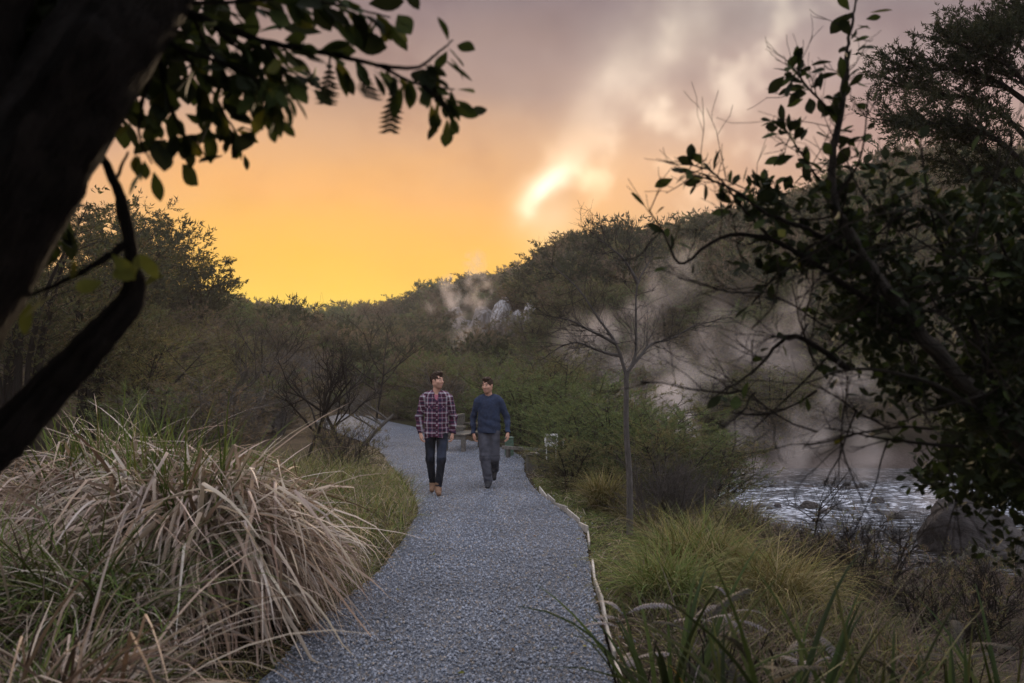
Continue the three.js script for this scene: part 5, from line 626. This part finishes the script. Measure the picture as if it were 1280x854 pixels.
function garmentLegs(J, o) { return (x, y, z) => { let d = cap(x, y, z * 1.25, [-0.055, J.hip + 0.02, 0], [0.055, J.hip + 0.02, 0], 0.1, 0.1); for (const l of J.legs) { let e = smin(cap(x, y, z, l.h, l.k, o.r[0], o.r[1]), cap(x, y, z, l.k, l.a, o.r[1], o.r[2]), 0.03); const dx = l.a[0] - l.k[0], dy = l.a[1] - l.k[1], dz = l.a[2] - l.k[2], L = Math.hypot(dx, dy, dz); const u = ((x - l.a[0]) * dx + (y - l.a[1]) * dy + (z - l.a[2]) * dz) / L - o.drop; e += o.fold * (fbm(x * 8, y * 10 + 9, z * 8, 3) * 2 + 0.6 * Math.sin(y * 55 + x * 30 + z * 25 + 6 * noise3(x * 6, y * 6, z * 6)) * ss(0.55, 0.2, y)); d = smin(d, Math.max(e, u), 0.025); } return Math.max(d, y - J.hip - 0.12); }; }
function shoe(g, l, o) { const D = V(...l.t).sub(V(...l.a)), a = Math.atan2(D.x, D.z), dir = [D.x, D.y, D.z].map((v) => v / D.length()), heel = [l.a[0] - dir[0] * 0.04, l.a[1] - dir[1] * 0.04 - 0.045, l.a[2] - dir[2] * 0.04], toe = [l.t[0], l.t[1], l.t[2]]; const solo = heel[1] < 0.06; if (solo) { heel[1] = 0.036; toe[1] = 0.03; } const f = (x, y, z) => { let d = cap(x, y, z, heel, toe, 0.042, 0.037); d = smin(d, cap(x, y, z, [l.a[0], l.a[1] - 0.02, l.a[2]], [l.a[0] + dir[0] * 0.06, l.a[1] - 0.03, l.a[2] + dir[2] * 0.06], 0.046, 0.04), 0.03); d = smin(d, cap(x, y, z, l.a, [l.a[0], l.a[1] + o.shaft, l.a[2]], 0.047, 0.048), 0.03); d += 0.003 * fbm(x * 30, y * 30, z * 30, 2); return solo ? Math.max(d, 0.001 - y) : d; }; const lo = [0, 1, 2].map((k) => Math.min(heel[k], toe[k], l.a[k]) - 0.07), hi = [0, 1, 2].map((k) => Math.max(heel[k], toe[k], l.a[k]) + 0.07); hi[1] += o.shaft; const m = mesh('shoe', netGeo([nets(f, lo, hi, 0.006, (x, y, z) => (solo && y < 0.02 ? o.sole : y > l.a[1] + o.shaft * 0.7 ? o.col.map((c) => c * 0.7) : o.col.map((c) => c * (1 + 0.6 * fbm(x * 20, y * 20, z * 20, 2)))))]), leatherMat, g); return m; }
{ // the man in the checked shirt
  const A = onGround(545, 620), J = { sh: 1.525, hip: 0.93, head: [0.012, 1.695, 0.02], yaw: 0.85, pitch: 0.0, skin: [0.52, 0.30, 0.22], hair: [0.03, 0.017, 0.011], stubble: 0.8, quiff: 0.038, part: 0.01, smile: [0.5, 0.42, 0.4],
    arms: [{ s: [-0.195, 1.42, 0], e: [-0.262, 1.14, -0.05], w: [-0.236, 0.905, 0.035], curl: 1.3 }, { s: [0.195, 1.42, 0], e: [0.258, 1.14, -0.06], w: [0.25, 0.90, 0.0], curl: 1.4 }],
    legs: [{ h: [-0.09, 0.92, 0], k: [-0.09, 0.505, 0.0], a: [-0.055, 0.125, -0.19], t: [-0.065, 0.035, -0.06] }, { h: [0.09, 0.92, 0], k: [0.08, 0.51, 0.13], a: [0.035, 0.092, 0.15], t: [0.045, 0.03, 0.30] }] };
  walker('man in a plum and white checked shirt, dark trousers and tan boots', V(A.x, 0.045, A.z), 0.08, J, (g) => {
    const plum = [0.055, 0.016, 0.034], white = [0.46, 0.44, 0.48], pink = [0.20, 0.055, 0.105], navy = [0.03, 0.028, 0.06];
    const stripe = (u) => { const t = ((u / 0.15) % 1 + 1) % 1; return t < 0.14 ? white : t < 0.24 ? pink : t < 0.50 ? navy : t < 0.58 ? pink : t < 0.62 ? white : plum; };
    const plaid = (u, v) => { const a = stripe(u), b = stripe(v); return [0, 1, 2].map((k) => 0.5 * (a[k] + b[k])); };
    const colour = (x, y, z) => { for (const a of J.arms) { const up = cap(x, y, z, a.s, a.e, 0.075, 0.068), lw = cap(x, y, z, a.e, a.w, 0.068, 0.06); if (Math.min(up, lw) < 0.012 && Math.abs(x) > 0.165) { const c = up < lw ? a.s : a.e; return plaid(Math.atan2(x - c[0] - (y - c[1]) * -0.2, z - c[2]) * 0.055, y * 1.02 + 0.02); } } const u = Math.atan2(x, z + 0.06) * 0.19, pocket = Math.abs(Math.abs(x) - 0.085) < 0.06 && z > 0.05 && y > 1.18 && y < 1.32; if (pocket && y > 1.285 - 0.35 * (0.06 - Math.abs(Math.abs(x) - 0.085))) return plaid(u * 0.7 + y * 0.7, y * 0.7 - u * 0.7); if (Math.abs(x - 0.01) < 0.016 && z > 0.05) return plaid(0.1, y + 0.03); return plaid(u, y); };
    const shirt = garmentTop(J, { flat: 1.36, yoke: 0.105, r0: 0.172, r1: 0.188, hem: 0.835, sleeve: [0.064, 0.058, 0.047], back: -0.005, neck: 0.066, extra: (x, y, z, d) => { const v = cap(x, y, z, [0, J.sh + 0.03, 0.07], [0.0, J.sh - 0.16, 0.15], 0.055, 0.006); d = Math.max(d, -v); const cx = x - 0.004, cz = z + 0.0, rr = Math.hypot(cx, cz * 0.95), yy = y - (J.sh - 0.005 - 0.35 * (z + 0.02)); let col = Math.max(Math.abs(rr - 0.074) - 0.011, Math.abs(yy) - 0.028); if (z > 0.055) col = Math.max(col, 0.03 - Math.abs(x)); d = smin(d, col, 0.012); const p = Math.max(Math.abs(Math.abs(x) - 0.085) - 0.058, Math.abs(y - 1.25) - 0.07); return p < 0 && z > 0.05 ? d - 0.004 : Math.abs(x - 0.01) < 0.016 && z > 0.05 && y < J.sh - 0.15 ? d - 0.003 : d; } });
    const sh = mesh('checked_shirt', netGeo([nets(shirt, [-0.38, 0.82, -0.24], [0.38, J.sh + 0.07, 0.26], 0.0075, colour)]), clothMat, g); sh.userData.label = 'plum, navy and white checked flannel shirt';
    for (let k = 0; k < 5; k++) { const b = new THREE.SphereGeometry(0.007, 8, 6); b.scale(1, 1, 0.5); const C = new Float32Array(b.attributes.position.count * 3).fill(0.35); b.setAttribute('color', new THREE.BufferAttribute(C, 3)); const m = mesh('button', b, leatherMat, sh); let z = 0.2; while (z > 0.05 && shirt(0.01, 1.29 - k * 0.09, z) > 0) z -= 0.002; m.position.set(0.01, 1.29 - k * 0.09, z + 0.002); }
    mesh('undershirt', netGeo([nets((x, y, z) => { const q = z * 1.4; let d = smin(cap(x, y, q, [-0.08, J.sh - 0.08, 0], [0.08, J.sh - 0.08, 0], 0.082, 0.082), cap(x, y, q, [0, J.sh - 0.15, 0.01], [0, J.sh - 0.3, 0.01], 0.15, 0.14), 0.06); d = smin(d, cap(x, y, z, [0, J.sh - 0.06, 0.0], [0, J.sh - 0.005, 0.0], 0.075, 0.066), 0.02); return Math.max(d, -cap(x, y, z, [0, J.sh - 0.0, 0.04], [0, J.sh + 0.1, 0.06], 0.055, 0.06)); }, [-0.22, J.sh - 0.42, -0.16], [0.22, J.sh + 0.07, 0.16], 0.008, () => [0.42, 0.15, 0.2])]), clothMat, g);
    mesh('trousers', netGeo([nets(garmentLegs(J, { r: [0.092, 0.066, 0.05], drop: -0.02, fold: 0.0035 }), [-0.26, 0.06, -0.3], [0.26, 1.06, 0.3], 0.009, (x, y, z) => { const n = 1 + 0.5 * fbm(x * 14, y * 8, z * 14, 2), fade = ss(0.0, 0.25, fbm(x * 5, y * 3 + 2, z * 5, 2) + 0.1) * (y > 0.55 ? 1 : 0.3); return [0.014 + 0.02 * fade, 0.016 + 0.026 * fade, 0.022 + 0.044 * fade].map((c) => c * n); })]), clothMat, g);
    for (const l of J.legs) shoe(g, l, { col: [0.19, 0.105, 0.06], sole: [0.13, 0.1, 0.08], shaft: 0.06 });
  });
}
{ // the man in the navy top
  const B = onGround(611, 612), J = { sh: 1.452, hip: 0.885, head: [-0.02, 1.612, 0.03], yaw: -0.42, pitch: -0.1, skin: [0.50, 0.28, 0.20], hair: [0.035, 0.02, 0.013], stubble: 0.4, quiff: 0.028, smile: [0.6, 0.52, 0.5],
    arms: [{ s: [-0.19, 1.35, 0], e: [-0.262, 1.08, -0.07], w: [-0.245, 0.845, 0.0], curl: 1.5 }, { s: [0.19, 1.35, 0], e: [0.285, 1.09, -0.05], w: [0.31, 0.865, 0.06], curl: 1.2 }],
    legs: [{ h: [-0.085, 0.88, 0], k: [-0.055, 0.475, 0.09], a: [0.0, 0.092, 0.10], t: [0.0, 0.03, 0.245] }, { h: [0.085, 0.88, 0], k: [0.088, 0.465, 0.03], a: [0.07, 0.24, -0.32], t: [0.068, 0.10, -0.24] }] };
  walker('man in a navy long sleeved top and grey trousers, mid stride', V(B.x, 0.045, B.z), -0.05, J, (g) => {
    const n0 = [0.036, 0.049, 0.088], heather = (x, y, z) => { const n = 1 + 0.35 * fbm(x * 30, y * 30, z * 30, 2); const collar = y > J.sh - 0.035 && Math.hypot(x, z) < 0.1 ? 0.8 : 1; return n0.map((c) => c * n * collar); };
    mesh('long_sleeved_top', netGeo([nets(garmentTop(J, { flat: 1.42, yoke: 0.105, r0: 0.170, r1: 0.192, hem: 0.85, sleeve: [0.06, 0.05, 0.04], back: 0.0, neck: 0.068, extra: (x, y, z, d) => { const col = Math.max(Math.abs(Math.hypot(x, z + 0.002) - 0.074) - 0.009, Math.abs(y - (J.sh - 0.012 - 0.45 * (z + 0.02))) - 0.012); return smin(d, col, 0.014); } }), [-0.42, 0.82, -0.24], [0.42, J.sh + 0.06, 0.24], 0.0085, heather)]), clothMat, g);
    mesh('trousers', netGeo([nets(garmentLegs(J, { r: [0.096, 0.084, 0.068], drop: 0.02, fold: 0.007 }), [-0.28, 0.04, -0.46], [0.28, 1.02, 0.34], 0.009, (x, y, z) => { const n = 1 + 0.4 * fbm(x * 12, y * 9, z * 12, 2); const seam = Math.abs(y - 0.5) < 0.006 ? 0.7 : 1; return [0.085, 0.088, 0.108].map((c) => c * n * seam); })]), clothMat, g);
    for (const l of J.legs) shoe(g, l, { col: [0.016, 0.017, 0.022], sole: [0.03, 0.03, 0.032], shaft: 0.03 });
  });
}
scene.fog = new THREE.FogExp2(new THREE.Color(0.95, 0.84, 0.74), 0.0008);
renderer.render(scene, camera);
